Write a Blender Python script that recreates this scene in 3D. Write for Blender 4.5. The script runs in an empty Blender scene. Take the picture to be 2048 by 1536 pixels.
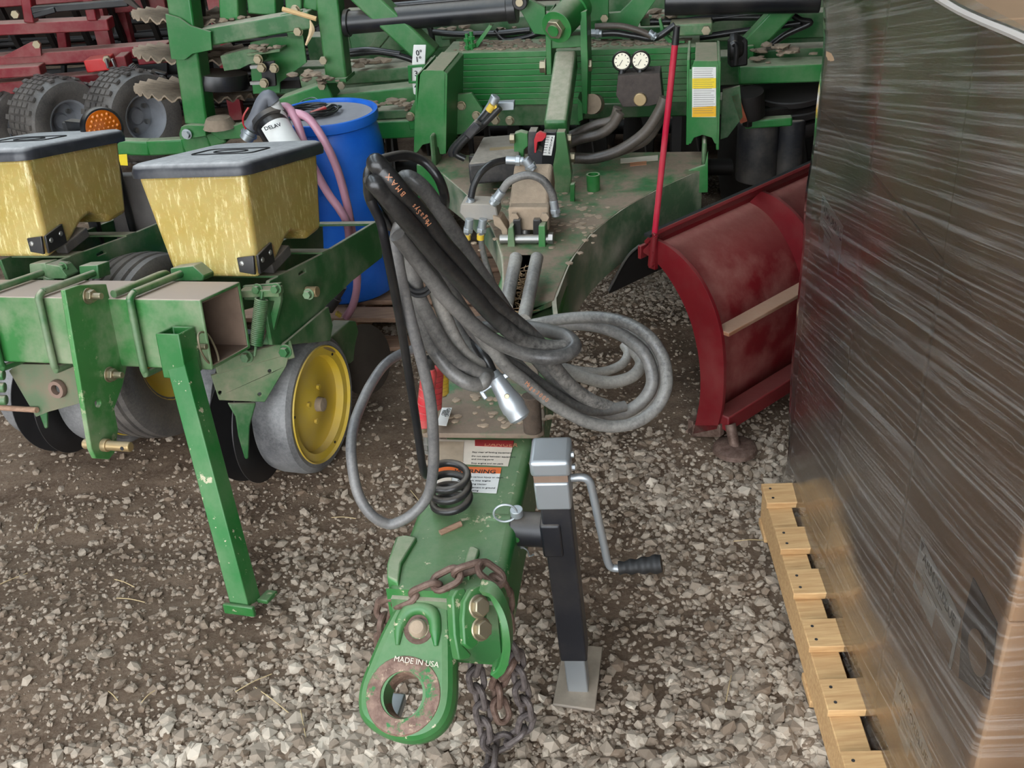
import bpy, bmesh, math, random
import numpy as np
from mathutils import Vector, Matrix
from mathutils.geometry import tessellate_polygon
rnd = random.Random(7)
SC = bpy.context.scene
COL = SC.collection
# ------------------------------------------------------------------ camera
FPX, CAMH, PITCH, ROLL = 2100.0, 1.75, math.radians(30), math.radians(4)
_F = np.array([0, math.cos(PITCH), -math.sin(PITCH)]); _D = np.array([0, -math.sin(PITCH), -math.cos(PITCH)]); _R = np.array([1., 0, 0])
_X = _R*math.cos(ROLL)+_D*math.sin(ROLL); _Y = -_R*math.sin(ROLL)+_D*math.cos(ROLL)
_C = np.array([0, 0, CAMH])
cd = bpy.data.cameras.new('camera'); cam = bpy.data.objects.new('camera', cd); COL.objects.link(cam)
cd.sensor_fit = 'HORIZONTAL'; cd.sensor_width = 36.0; cd.lens = FPX*36.0/2048; cd.clip_start = .02
M = Matrix.Identity(4)
for i in range(3):
    M[i][0], M[i][1], M[i][2], M[i][3] = _X[i], -_Y[i], -_F[i], _C[i]
cam.matrix_world = M
SC.camera = cam
# ------------------------------------------------------------------ light: an overcast sky seen through the open end of the shed
W = bpy.data.worlds.new('overcast_sky'); SC.world = W; W.use_nodes = True
bg = W.node_tree.nodes['Background']; bg.inputs[0].default_value = (.90, .95, 1.0, 1); bg.inputs[1].default_value = 1.0
SC.view_settings.view_transform = 'Standard'; SC.view_settings.look = 'None'
SC.view_settings.exposure = 2.7; SC.view_settings.gamma = 1.0
# ------------------------------------------------------------------ geometry of the view, used to survey positions
def ray(px, py): return _F+_X*(px-1024)/FPX+_Y*(py-768)/FPX
def atz(px, py, z): d = ray(px, py); return _C+d*(z-CAMH)/d[2]
def aty(px, py, y): d = ray(px, py); return _C+d*y/d[1]
def atp(px, py, p, n): d = ray(px, py); n = np.array(n, float); return _C+d*(((np.array(p)-_C)@n)/(d@n))
def mpp(p): return float((np.array(p)-_C)@_F)/FPX         # metres per pixel at a point
class Fr:
    def __init__(s, o, yaw, tilt=0, rl=0):
        a, t = math.radians(yaw), math.radians(tilt); z = np.array([0, 0, 1.])
        u = np.array([math.cos(a), -math.sin(a), 0]); b = np.array([math.sin(a), math.cos(a), 0])
        s.v = b*math.cos(t)-z*math.sin(t); w = b*math.sin(t)+z*math.cos(t)
        r = math.radians(rl); s.u, s.w = u*math.cos(r)+w*math.sin(r), w*math.cos(r)-u*math.sin(r); s.o = np.array(o, float)
    def loc(s, p): d = np.array(p)-s.o; return np.array([d@s.u, d@s.v, d@s.w])
    def pt(s, a, b, c): return s.o+s.u*a+s.v*b+s.w*c
    def hit(s, px, py, u=None, v=None, w=None):
        n, k = (s.u, u) if u is not None else (s.v, v) if v is not None else (s.w, w)
        return atp(px, py, s.o+n*k, n)
    def h(s, *a, **k): return s.loc(s.hit(*a, **k))
    def poly(s, pts, **k): return [s.hit(x, y, **k) for x, y in pts]
    def pix(s, pts): return pts
def unit(v): v = np.array(v, float); n = np.linalg.norm(v); return v/n if n > 1e-9 else np.array([0, 0, 1.])
def perp(d, up=None):
    d = unit(d); up = np.array([0, 0, 1.]) if up is None else np.array(up, float)
    if abs(d@unit(up)) > .98: up = np.array([1., 0, 0])
    a = unit(np.cross(d, up)); return a, unit(np.cross(a, d))     # side, up
def spline(pts, k=8):
    P = [np.array(p, float) for p in pts]
    if len(P) < 3: return P
    Q = [2*P[0]-P[1]]+P+[2*P[-1]-P[-2]]; out = []
    for i in range(1, len(Q)-2):
        a, b, c, d = Q[i-1:i+3]
        for j in range(k):
            t = j/k; out.append(.5*((2*b)+(c-a)*t+(2*a-5*b+4*c-d)*t*t+(3*b-a-3*c+d)*t**3))
    out.append(P[-1]); return out
def cspline(pts, k=6):
    P = [np.array(p, float) for p in pts]; n = len(P); out = []
    for i in range(n):
        a, b, c, d = P[i-1], P[i], P[(i+1) % n], P[(i+2) % n]
        for j in range(k):
            t = j/k; out.append(.5*((2*b)+(c-a)*t+(2*a-5*b+4*c-d)*t*t+(3*b-a-3*c+d)*t**3))
    return out
class MB:
    def __init__(s): s.V = []; s.F = []
    def add(s, V, F):
        n = len(s.V); s.V += [np.array(v, float) for v in V]; s.F += [tuple(i+n for i in f) for f in F]; return s
    def box6(s, c, ax, sz):
        V = [c+ax[0]*(x*sz[0]/2)+ax[1]*(y*sz[1]/2)+ax[2]*(z*sz[2]/2) for x, y, z in ((-1,-1,-1),(1,-1,-1),(1,1,-1),(-1,1,-1),(-1,-1,1),(1,-1,1),(1,1,1),(-1,1,1))]
        return s.add(V, [(0,3,2,1),(4,5,6,7),(0,1,5,4),(1,2,6,5),(2,3,7,6),(3,0,4,7)])
    def fbox(s, fr, u, v, w):
        return s.box6(fr.pt((u[0]+u[1])/2, (v[0]+v[1])/2, (w[0]+w[1])/2), (fr.u, fr.v, fr.w), (u[1]-u[0], v[1]-v[0], w[1]-w[0]))
    def box(s, c, sz): return s.box6(np.array(c, float), np.eye(3), sz)
    def bar(s, p0, p1, w, h, up=None):
        p0, p1 = np.array(p0, float), np.array(p1, float); a, b = perp(p1-p0, up)
        return s.box6((p0+p1)/2, (a, unit(p1-p0), b), (w, np.linalg.norm(p1-p0), h))
    def hollow(s, p0, p1, w, h, t, up=None):
        p0, p1 = np.array(p0, float), np.array(p1, float); a, b = perp(p1-p0, up); V = []
        for p in (p0, p1):
            for q in (0, t):
                for x, y in ((-1,-1),(1,-1),(1,1),(-1,1)): V.append(p+a*x*(w/2-q)+b*y*(h/2-q))
        F = []
        for i in range(4):
            j = (i+1) % 4
            F += [(i, j, 8+j, 8+i), (4+j, 4+i, 12+i, 12+j), (j, i, 4+i, 4+j), (8+i, 8+j, 12+j, 12+i)]
        return s.add(V, F)
    def cyl(s, p0, p1, r0, r1=None, n=20, cap=True):
        p0, p1 = np.array(p0, float), np.array(p1, float); r1 = r0 if r1 is None else r1; a, b = perp(p1-p0); V = []
        for p, r in ((p0, r0), (p1, r1)):
            for i in range(n): t = 2*math.pi*i/n; V.append(p+a*r*math.cos(t)+b*r*math.sin(t))
        F = [(i, (i+1) % n, n+(i+1) % n, n+i) for i in range(n)]
        if cap: F += [tuple(range(n))[::-1], tuple(range(n, 2*n))]
        return s.add(V, F)
    def tube(s, pts, r, n=10, k=8, closed=False, sm=True):
        P = (cspline(pts, k) if closed else spline(pts, k)) if sm else [np.array(p, float) for p in pts]
        m = len(P); V = []; up = None; rr = r if hasattr(r, '__len__') else None
        for i, p in enumerate(P):
            if closed: d = P[(i+1) % m]-P[i-1]
            else: d = P[min(i+1, m-1)]-P[max(i-1, 0)]
            d = unit(d)
            if up is None: a, up = perp(d)
            else:
                up = up-d*(up@d); up = unit(up) if np.linalg.norm(up) > 1e-6 else perp(d)[1]; a = np.cross(d, up)
            R = r if rr is None else float(np.interp(i/(m-1), np.linspace(0, 1, len(rr)), rr))
            for j in range(n): t = 2*math.pi*j/n; V.append(p+a*R*math.cos(t)+up*R*math.sin(t))
        F = []
        for i in range(m if closed else m-1):
            q = (i+1) % m
            F += [(i*n+j, i*n+(j+1) % n, q*n+(j+1) % n, q*n+j) for j in range(n)]
        if not closed: F += [tuple(range(n))[::-1], tuple(range((m-1)*n, m*n))]
        return s.add(V, F)
    def lathe(s, prof, p, axis, n=32, closed=False):
        p = np.array(p, float); d = unit(axis); a, b = perp(d); V = []; m = len(prof)
        for r, h in prof:
            for j in range(n): t = 2*math.pi*j/n; V.append(p+d*h+(a*math.cos(t)+b*math.sin(t))*r)
        F = []
        for i in range(m if closed else m-1):
            q = (i+1) % m; F += [(i*n+j, i*n+(j+1) % n, q*n+(j+1) % n, q*n+j) for j in range(n)]
        if not closed:
            if prof[0][0] > 1e-6: F.append(tuple(range(n))[::-1])
            if prof[-1][0] > 1e-6: F.append(tuple(range((m-1)*n, m*n)))
        return s.add(V, F)
    def prism(s, pts, vec, holes=()):
        vec = np.array(vec, float); loops = [[np.array(p, float) for p in l] for l in [pts]+list(holes)]
        flat = [p for l in loops for p in l]; n = len(flat)
        tri = tessellate_polygon([[Vector(p) for p in l] for l in loops])
        V = flat+[p+vec for p in flat]; F = []
        for t in tri: F += [tuple(t), tuple(i+n for i in t[::-1])]
        o = 0
        for l in loops:
            m = len(l); F += [(o+i, o+(i+1) % m, n+o+(i+1) % m, n+o+i) for i in range(m)]; o += m
        return s.add(V, F)
    def hexn(s, p, ax, r, h, washer=0):
        p = np.array(p, float); ax = unit(ax)
        if washer: s.cyl(p, p+ax*h*.25, washer, n=16); p = p+ax*h*.25
        return s.cyl(p, p+ax*h, r, n=6)
    def grid(s, G):
        n, m = len(G), len(G[0]); V = [p for r in G for p in r]
        return s.add(V, [(i*m+j, i*m+j+1, (i+1)*m+j+1, (i+1)*m+j) for i in range(n-1) for j in range(m-1)])
    def build(s, name, mat, parent=None, bevel=0, smooth=38, label=None, seg=2):
        me = bpy.data.meshes.new(name); off = np.array(ROOTLOC.get(parent.name, (0, 0, 0)) if parent else (0, 0, 0))
        me.from_pydata([tuple(v-off) for v in s.V], [], s.F)
        bm = bmesh.new(); bm.from_mesh(me); bmesh.ops.recalc_face_normals(bm, faces=bm.faces); bm.to_mesh(me); bm.free()
        me.materials.append(mat); me.polygons.foreach_set('use_smooth', [True]*len(me.polygons)); me.set_sharp_from_angle(angle=math.radians(smooth))
        o = bpy.data.objects.new(name, me); COL.objects.link(o)
        if parent: o.parent = parent
        ROOTLOC[o.name] = tuple(off)
        if bevel:
            b = o.modifiers.new('bevel', 'BEVEL'); b.width = bevel; b.segments = seg; b.limit_method = 'ANGLE'; b.angle_limit = math.radians(40); b.harden_normals = False
        if label: o['label'] = label
        return o
ROOTLOC = {}
def thing(name, label, cat, loc, group=None):
    o = bpy.data.objects.new(name, None); COL.objects.link(o); o.location = tuple(loc); o.empty_display_size = .05
    o['label'] = label; o['category'] = cat
    if group: o['group'] = group
    ROOTLOC[o.name] = tuple(float(x) for x in loc); return o
def tag(o, label, cat, group=None, kind=None):
    if label: o['label'] = label
    if cat: o['category'] = cat
    if group: o['group'] = group
    if kind: o['kind'] = kind
    return o
def text(body, p, xd, yd, size, mat, parent, name='lettering', align='LEFT', bold=False):
    c = bpy.data.curves.new('t', 'FONT'); c.body = body; c.size = size; c.align_x = align; c.extrude = .0002; c.resolution_u = 3
    if bold: c.offset = size*.015
    t = bpy.data.objects.new('t', c); COL.objects.link(t); dg = bpy.context.evaluated_depsgraph_get()
    me = bpy.data.meshes.new_from_object(t.evaluated_get(dg)); bpy.data.objects.remove(t); me.name = name
    x = unit(xd); n = unit(np.cross(x, yd)); y = np.cross(n, x); off = np.array(ROOTLOC.get(parent.name, (0, 0, 0)))
    Mx = Matrix([(x[i], y[i], n[i], float(p[i]-off[i])) for i in range(3)]+[(0, 0, 0, 1)]); me.transform(Mx)
    me.materials.clear(); me.materials.append(mat)
    o = bpy.data.objects.new(name, me); COL.objects.link(o); o.parent = parent; ROOTLOC[o.name] = tuple(off); return o
# ------------------------------------------------------------------ materials
def s2l(c): return tuple(((x/255)/12.92 if x/255 <= .04045 else ((x/255+.055)/1.055)**2.4) for x in c)
class NT:
    def __init__(s, name):
        s.m = bpy.data.materials.new(name); s.m.use_nodes = True; s.t = s.m.node_tree; s.b = s.t.nodes['Principled BSDF']; s.out = s.t.nodes['Material Output']
        s.tc = s.t.nodes.new('ShaderNodeTexCoord').outputs['Object']
    def n(s, ty, **kw):
        x = s.t.nodes.new(ty)
        for k, v in kw.items():
            if k in x.inputs: s.set(x.inputs[k], v)
            else: setattr(x, k, v)
        return x
    def set(s, inp, v):
        if isinstance(v, bpy.types.NodeSocket): s.t.links.new(v, inp)
        elif hasattr(inp, 'default_value'): inp.default_value = (tuple(v)+(1,))[:4] if inp.type == 'RGBA' else v
    def noise(s, scale, detail=4, rough=.6, sc=None, vec=None, rot=None):
        v = vec or s.tc
        if rot is not None:
            mr = s.n('ShaderNodeMapping'); s.set(mr.inputs['Vector'], v); mr.inputs['Rotation'].default_value = rot; v = mr.outputs[0]
        if sc is not None:
            mp = s.n('ShaderNodeMapping'); s.set(mp.inputs['Vector'], v); mp.inputs['Scale'].default_value = sc; v = mp.outputs[0]
        x = s.n('ShaderNodeTexNoise'); s.set(x.inputs['Vector'], v); x.inputs['Scale'].default_value = scale; x.inputs['Detail'].default_value = detail; x.inputs['Roughness'].default_value = rough
        return x.outputs['Fac']
    def ramp(s, fac, lo, hi, a=0., b=1.):
        x = s.n('ShaderNodeMapRange'); s.set(x.inputs['Value'], fac); x.inputs['From Min'].default_value = lo; x.inputs['From Max'].default_value = hi
        x.inputs['To Min'].default_value = a; x.inputs['To Max'].default_value = b; return x.outputs[0]
    def math(s, op, a, b=0.):
        x = s.n('ShaderNodeMath', operation=op); s.set(x.inputs[0], a); s.set(x.inputs[1], b); x.use_clamp = True; return x.outputs[0]
    def mix(s, fac, a, b):
        x = s.n('ShaderNodeMix', data_type='RGBA'); s.set(x.inputs[0], fac); s.set(x.inputs[6], a); s.set(x.inputs[7], b); return x.outputs[2]
    def up(s):
        g = s.n('ShaderNodeNewGeometry'); x = s.n('ShaderNodeSeparateXYZ'); s.set(x.inputs[0], g.outputs['Normal']); return x.outputs['Z']
    def bump(s, h, st=.2, dist=.002):
        x = s.n('ShaderNodeBump'); s.set(x.inputs['Height'], h); x.inputs['Strength'].default_value = st; x.inputs['Distance'].default_value = dist; s.t.links.new(x.outputs[0], s.b.inputs['Normal'])
    def pr(s, **kw):
        for k, v in kw.items(): s.set(s.b.inputs[k.replace('_', ' ')], v)
DUST = s2l((190, 176, 158))
def paint(name, col, dust=.35, top=.8, rough=.38, chips=0., metal=0., dcol=DUST, spec=.5):
    t = NT(name); n1 = t.noise(6, 5, .65); n2 = t.noise(38, 4, .7); col = s2l(col)
    base = t.mix(t.ramp(t.noise(3.2, 3), .3, .75), tuple(c*.86 for c in col), tuple(min(1, c*1.08) for c in col))
    d = t.math('MULTIPLY', t.ramp(n1, .42, .75), dust)
    ups = t.math('MULTIPLY', t.ramp(t.up(), .55, .95), t.ramp(n2, .25, .7, .55*top, top))
    d = t.math('MAXIMUM', d, ups)
    cc = t.mix(d, base, dcol)
    if chips: cc = t.mix(t.math('MULTIPLY', t.ramp(t.noise(26, 6, .7), .625, .64), chips), cc, s2l((190, 178, 150)))
    t.pr(Base_Color=cc, Roughness=t.ramp(d, 0, .8, rough, .85), Metallic=metal, Specular_IOR_Level=spec)
    t.bump(t.noise(160, 3), .08, .001); return t.m
def plain(name, col, rough=.5, metal=0., var=.12, sc=30, bump=0., spec=.5):
    t = NT(name); c = s2l(col)
    t.pr(Base_Color=t.mix(t.noise(sc, 4), tuple(x*(1-var*2) for x in c), tuple(min(1, x*(1+var)) for x in c)), Roughness=rough, Metallic=metal, Specular_IOR_Level=spec)
    if bump: t.bump(t.noise(sc*4, 4), bump, .002)
    return t.m
GREEN = paint('green_paint', (32, 112, 48), .17, .6)
GREENC = paint('green_paint_chipped', (28, 104, 42), .15, .26, chips=.85)
GREEND = paint('green_paint_dusty', (46, 100, 52), .42, .85)
GREENX = paint('green_paint_caked', (70, 112, 68), .8, .82, dcol=s2l((168, 150, 130)))
RED = paint('red_paint', (128, 14, 28), .22, .55, .45)
REDP = paint('red_plow_paint', (108, 8, 19), .16, .3, .5, dcol=s2l((150, 112, 100)))
BLACKP = paint('black_paint', (22, 23, 26), .05, .25, .32)
STEEL = paint('bare_steel', (150, 150, 148), .25, .5, .35, metal=.85)
GALV = paint('galvanised_steel', (176, 182, 186), .12, .15, .42, metal=.7)
ZINC = paint('zinc_bolt', (164, 152, 126), .25, .35, .35, metal=.8)
BRASS = paint('zinc_yellow_pin', (176, 150, 106), .3, .4, .38, metal=.6)
def rust(name, a, b, dust=.2):
    t = NT(name); t.pr(Base_Color=t.mix(t.ramp(t.noise(45, 5, .7), .35, .7), s2l(a), s2l(b)), Roughness=.62, Metallic=.35); t.bump(t.noise(140, 4), .35, .002); return t.m
RUST = rust('rusty_steel', (84, 62, 52), (126, 104, 92))
CHAINM = rust('worn_chain_steel', (66, 58, 56), (118, 108, 104))
def deckm(name, dirt=(142, 122, 102), lo=.44, hi=.60):
    t = NT(name); n = t.noise(7, 7, .72); c = t.mix(t.ramp(t.noise(40, 4, .7), .35, .7, 0, .5), s2l((44, 96, 50)), s2l((96, 128, 92)))
    d = t.ramp(n, lo, hi); c = t.mix(d, c, t.mix(t.noise(60, 5, .7), s2l(tuple(int(x*.8) for x in dirt)), s2l(dirt))); t.pr(Base_Color=c, Roughness=t.ramp(d, 0, 1, .5, .92)); t.bump(t.math('ADD', n, t.noise(90, 5, .7)), .35, .004); return t.m
DECKM = deckm('dirt_patched_green', (150, 130, 110), .38, .56)
def rustpatch():
    t = NT('rust_through_green_paint'); c = t.mix(t.ramp(t.noise(45, 5, .7), .35, .7), s2l((92, 64, 52)), s2l((140, 112, 96))); c = t.mix(t.ramp(t.noise(22, 5, .7), .52, .58), c, s2l((36, 104, 48))); c = t.mix(t.ramp(t.noise(60, 4, .7), .60, .68, 0, .8), c, s2l((172, 150, 124))); t.pr(Base_Color=c, Roughness=.6); t.bump(t.noise(140, 4), .3, .002); return t.m
RUSTG = rustpatch()
DIRT = plain('caked_dirt', (164, 144, 122), .95, 0, .22, 40, .6)
MUD = plain('dry_mud_clods', (150, 132, 112), .95, 0, .3, 25, .8)
INNER = plain('dusty_inside', (126, 104, 88), .9, 0, .2, 14, .2)
def hosem(name, col, dust, dcol=(150, 145, 138)):
    t = NT(name); c = s2l(col); d = t.math('MULTIPLY', t.ramp(t.math('ADD', t.math('MULTIPLY', t.noise(7, 4, .6), .55), t.math('MULTIPLY', t.noise(120, 6, .8), .45)), .36, .66), dust)
    t.pr(Base_Color=t.mix(d, c, s2l(dcol)), Roughness=t.ramp(d, 0, 1, .28, .72)); t.bump(t.noise(300, 2), .15, .001); return t.m
HBLK = hosem('black_hose_rubber', (20, 20, 21), .10)
def hose_ends():
    t = NT('black_hose_dusty_end'); c = s2l((20, 20, 21)); x = t.n('ShaderNodeSeparateXYZ'); t.set(x.inputs[0], t.tc)
    d = t.math('MULTIPLY', t.ramp(x.outputs['X'], -.02, .14, .08, .85), t.ramp(t.noise(90, 6, .8), .3, .6)); t.pr(Base_Color=t.mix(d, c, s2l((150, 145, 138))), Roughness=t.ramp(d, 0, 1, .28, .75)); t.bump(t.noise(300, 2), .15, .001); return t.m
HBLK2 = hose_ends()
HGREY = hosem('dusty_grey_hose', (66, 65, 64), .75)
HPALE = hosem('pale_dusty_hose', (104, 101, 98), 1.0, (178, 172, 162))
HDIRT = hosem('dirty_brown_hose', (56, 50, 46), .7, (112, 100, 88))
RUB = plain('black_rubber', (30, 29, 29), .6, 0, .2, 40)
TYRE = hosem('dusty_tyre_rubber', (60, 58, 57), .7, (128, 120, 112))
GWT = hosem('scuffed_gauge_tyre', (76, 76, 78), .9, (150, 148, 146))
DISCM = plain('worn_black_disc', (64, 62, 62), .45, .5, .2, 12)
DISCD = plain('dull_disc_steel', (70, 62, 55), .6, .3, .25, 12)
YELLOW = paint('yellow_wheel_paint', (218, 184, 56), .35, .4, .45)
WHITE = plain('white_decal', (226, 224, 218), .45, 0, .05)
DWHITE = plain('dirty_decal', (214, 200, 182), .6, 0, .15, 18)
ORANGE = plain('orange_decal', (226, 108, 42), .5, 0, .1)
DRED = plain('dark_red_decal', (150, 46, 44), .6, 0, .2, 14)
LYEL = plain('yellow_decal', (236, 206, 40), .5, 0, .06)
LAMB = plain('amber_decal', (232, 176, 30), .5, 0, .06)
INK = plain('black_ink', (24, 24, 26), .6, 0, 0)
GREYINK = plain('grey_ink', (120, 112, 104), .7, 0, 0)
ORINK = plain('orange_ink', (190, 130, 96), .6, 0, 0)
REDPL = paint('red_plastic', (188, 34, 44), .35, .4, .5)
YELPL = paint('yellow_plastic', (214, 176, 30), .3, .4, .5)
BLACKPL = paint('black_plastic', (44, 44, 47), .25, .65, .5)
CARD = plain('cardboard', (172, 138, 106), .8, 0, .06, 6)
PINE = None
def wood(name, a, b):
    t = NT(name); n = t.noise(9, 5, .6, (1, 14, 14)); t.pr(Base_Color=t.mix(t.ramp(n, .3, .7), s2l(a), s2l(b)), Roughness=.75); t.bump(n, .2, .002); return t.m
PINE = wood('pine_wood', (172, 130, 84), (204, 166, 116))
OLDWOOD = wood('weathered_wood', (128, 98, 78), (168, 134, 110))
# ================================================================== THE SHED
def struct(o): o['kind'] = 'structure'; return o
_r = np.random.RandomState(3)
_k = _r.normal(0, 1, (26, 2))*np.array([1.6, 4.2]); _k[13:] *= 3.2; _ph = _r.uniform(0, 6.28, 26); _am = np.concatenate([np.full(13, .0042), np.full(13, .0016)])
def ground(x, y):
    x, y = np.asarray(x, float), np.asarray(y, float); z = np.zeros_like(x)
    for i in range(26): z = z+_am[i]*np.sin(_k[i, 0]*x+_k[i, 1]*y+_ph[i])
    return z-.012
def field(x, y, s, seed):
    r = np.random.RandomState(seed); z = 0
    for i in range(9): a = r.normal(0, s, 2); z = z+np.sin(a[0]*x+a[1]*y+r.uniform(0, 6.28))
    return z/3.0
def dirt_mat():
    t = NT('packed_brown_dirt'); n = t.noise(5, 6, .7, (1, 2.2, 1)); n2 = t.noise(90, 5, .75)
    c = t.mix(t.ramp(n, .3, .7), s2l((84, 66, 52)), s2l((136, 115, 96))); c = t.mix(t.ramp(n2, .45, .72, 0, .35), c, s2l((172, 154, 136)))
    t.pr(Base_Color=c, Roughness=.95, Specular_IOR_Level=.2); t.bump(t.noise(130, 6, .8), .9, .008); return t.m
xs = np.concatenate([np.linspace(-9, -2.6, 12)[:-1], np.linspace(-2.6, 2.6, 190), np.linspace(2.6, 8, 11)[1:]])
ys = np.concatenate([np.linspace(-30, .7, 14)[:-1], np.linspace(.7, 5.2, 180), np.linspace(5.2, 11, 14)[1:]])
gx, gy = np.meshgrid(xs, ys); gz = ground(gx, gy)
m = MB(); m.V = [np.array(v) for v in zip(gx.ravel(), gy.ravel(), gz.ravel())]; nx = len(xs)
m.F = [(j*nx+i, j*nx+i+1, (j+1)*nx+i+1, (j+1)*nx+i) for j in range(len(ys)-1) for i in range(nx-1)]
FLOOR = m.build('floor', dirt_mat(), smooth=180); struct(FLOOR); tag(FLOOR, 'packed brown dirt and gravel floor of the shed', 'floor')
def stone_mat(name, obj):
    t = NT(name)
    if obj: f = t.n('ShaderNodeObjectInfo').outputs['Random']
    else: a = t.n('ShaderNodeAttribute'); a.attribute_name = 'tone'; f = a.outputs['Fac']
    c = t.mix(f, s2l((104, 86, 70)), s2l((208, 194, 176))); c = t.mix(t.ramp(t.noise(70, 4, .7), .45, .75, 0, .5), c, s2l((150, 136, 120)))
    t.pr(Base_Color=c, Roughness=.9, Specular_IOR_Level=.25); t.bump(t.noise(200, 3), .4, .002); return t.m
bm = bmesh.new(); bmesh.ops.create_icosphere(bm, subdivisions=1, radius=1); icoV = np.array([v.co for v in bm.verts]); icoF = np.array([[v.index for v in f.verts] for f in bm.faces]); bm.free()
def project(p): d = p-_C; w = d@_F; return 1024+FPX*(d@_X)/w, 768+FPX*(d@_Y)/w
R2 = np.random.RandomState(11)
N = 470000
sx = R2.uniform(-2.4, 2.0, N); sy = .62+R2.uniform(0, 1, N)**1.35*4.4
pxx, pyy = project(np.stack([sx, sy, 0*sx], 1)); inv = (pxx > -420) & (pxx < 2300) & (pyy < 1900)
# loose stones lie thick by the doorway and in streaks, the packed lane on the left is nearly bare
den = .66+.42*field(sx, sy*1.4, 2.3, 5)+.22*field(sx, sy, 7, 9)-.8*np.clip((-.35-sx)/.7, 0, 1.0)-.55*np.clip(sy-2.0, 0, 1.0)
keep = inv & (R2.uniform(0, 1, N) < np.clip(den, np.where(sy > 2.6, .07, .18), 1)*.98)
sx, sy = sx[keep], sy[keep]; n = len(sx)
sr = np.clip(np.exp(R2.normal(math.log(.0072), .50, n)), .0026, .020)*np.clip(1.1-.12*(sy-1.2), .6, 1.1)
dk = np.clip(den[keep], .05, 1); sr = sr*(.70+.48*dk)
sz = ground(sx, sy)+sr*R2.uniform(-.25, .35, n)
sc = np.stack([R2.uniform(.8, 1.45, n), R2.uniform(.7, 1.15, n), R2.uniform(.45, .85, n)], 1)
th = R2.uniform(0, 6.28, n); tx = R2.normal(0, .35, n); ty = R2.normal(0, .35, n)
px_, py_ = project(np.stack([sx, sy, sz], 1)); slant = np.hypot(sy, CAMH)
size = np.where((px_ > 0) & (px_ < 2048) & (py_ < 1536) & (py_ > 0) & ~((px_ > 1500) & (py_ > 960)) & ~((px_ > 710) & (px_ < 910) & (py_ > 1160)), sr*sc[:, 0]/slant, 0)
big = set(np.argsort(-size)[:290].tolist()); rest = np.array([i for i in range(n) if i not in big])
def rot(th, tx, ty):
    c, s = np.cos(th), np.sin(th); a, b = np.cos(tx), np.sin(tx); e, g = np.cos(ty), np.sin(ty); z = np.zeros_like(c); o = z+1
    Rz = np.array([[c, -s, z], [s, c, z], [z, z, o]]); Rx = np.array([[o, z, z], [z, a, -b], [z, b, a]]); Ry = np.array([[e, z, g], [z, o, z], [-g, z, e]])
    return np.einsum('ijn,jkn,kln->nil', Rz, Rx, Ry)
RM = rot(th, tx, ty); k = len(rest)
base = icoV[None]*(1+R2.uniform(-.28, .22, (k, 12, 1)))*sc[rest][:, None]*sr[rest][:, None, None]
VV = np.einsum('nij,nvj->nvi', RM[rest], base)+np.stack([sx, sy, sz], 1)[rest][:, None]
FF = (icoF[None]+12*np.arange(k)[:, None, None]).reshape(-1, 3)
me = bpy.data.meshes.new('gravel'); me.vertices.add(k*12); me.vertices.foreach_set('co', VV.ravel().astype(np.float32))
me.loops.add(len(FF)*3); me.loops.foreach_set('vertex_index', FF.ravel().astype(np.int32)); me.polygons.add(len(FF)); me.polygons.foreach_set('loop_start', np.arange(0, len(FF)*3, 3, dtype=np.int32)); me.update(calc_edges=True); me.shade_flat()
at = me.attributes.new('tone', 'FLOAT', 'POINT'); at.data.foreach_set('value', np.repeat(R2.beta(1.6, 1.6, k)*(.4+.6*dk[rest]), 12).astype(np.float32))
me.materials.append(stone_mat('loose_gravel_stone', False)); gv = bpy.data.objects.new('gravel', me); COL.objects.link(gv); gv.parent = FLOOR; gv['kind'] = 'stuff'; gv['label'] = 'loose pale crushed gravel strewn over the brown dirt'
protos = []; sm = stone_mat('gravel_stone', True)
for q in range(8):
    b = icoV*(1+R2.uniform(-.28, .22, (12, 1))); pm = bpy.data.meshes.new('gravel_stone'); pm.from_pydata([tuple(v) for v in b], [], [tuple(int(j) for j in f) for f in icoF]); pm.materials.append(sm); pm.shade_flat(); protos.append(pm)
for i in sorted(big):
    o = bpy.data.objects.new('gravel_stone', protos[i % 8]); COL.objects.link(o); o.parent = FLOOR
    o.location = (sx[i], sy[i], sz[i]); o.scale = tuple(sc[i]*sr[i]); o.rotation_euler = (tx[i], ty[i], th[i])
# straw bits
m = MB()
for i in range(26):
    x, y = rnd.uniform(-1.5, .7), rnd.uniform(1.2, 2.6); a = rnd.uniform(0, 6.28); l = rnd.uniform(.02, .06); z = float(ground(x, y))+.012
    p = np.array([x, y, z]); d = np.array([math.cos(a), math.sin(a), rnd.uniform(-.1, .25)]); m.tube([p-d*l, p+np.array([0, 0, .004]), p+d*l], .0011, 5, 3)
o = m.build('straw', plain('dry_straw', (196, 172, 128), .8), FLOOR); o['kind'] = 'stuff'
def metal_wall(name, col):
    t = NT(name); c = s2l(col); t.pr(Base_Color=t.mix(t.noise(2, 4), tuple(x*.8 for x in c), c), Roughness=.7); return t.m
tin = metal_wall('dull_wall_boarding', (52, 36, 25)); grey = metal_wall('grey_roof_sheet', (70, 68, 66))
def panel(name, lo, hi, mat, label, cat):
    m = MB(); lo, hi = np.array(lo, float), np.array(hi, float); m.box((lo+hi)/2, hi-lo); o = m.build(name, mat); struct(o); tag(o, label, cat); return o
wb = panel('wall_back', (-9, 9, -.1), (8, 9.12, 5.2), tin, 'dark brown boarded back wall of the shed', 'wall')
panel('wall_left', (-9.12, -1.7, -.1), (-9, 11.12, 5.2), tin, 'dark brown boarded wall left of the machines', 'wall')
panel('wall_right', (8, -1.7, -.1), (8.12, 11.12, 5.2), tin, 'dark brown boarded wall right of the machines', 'wall')
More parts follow.
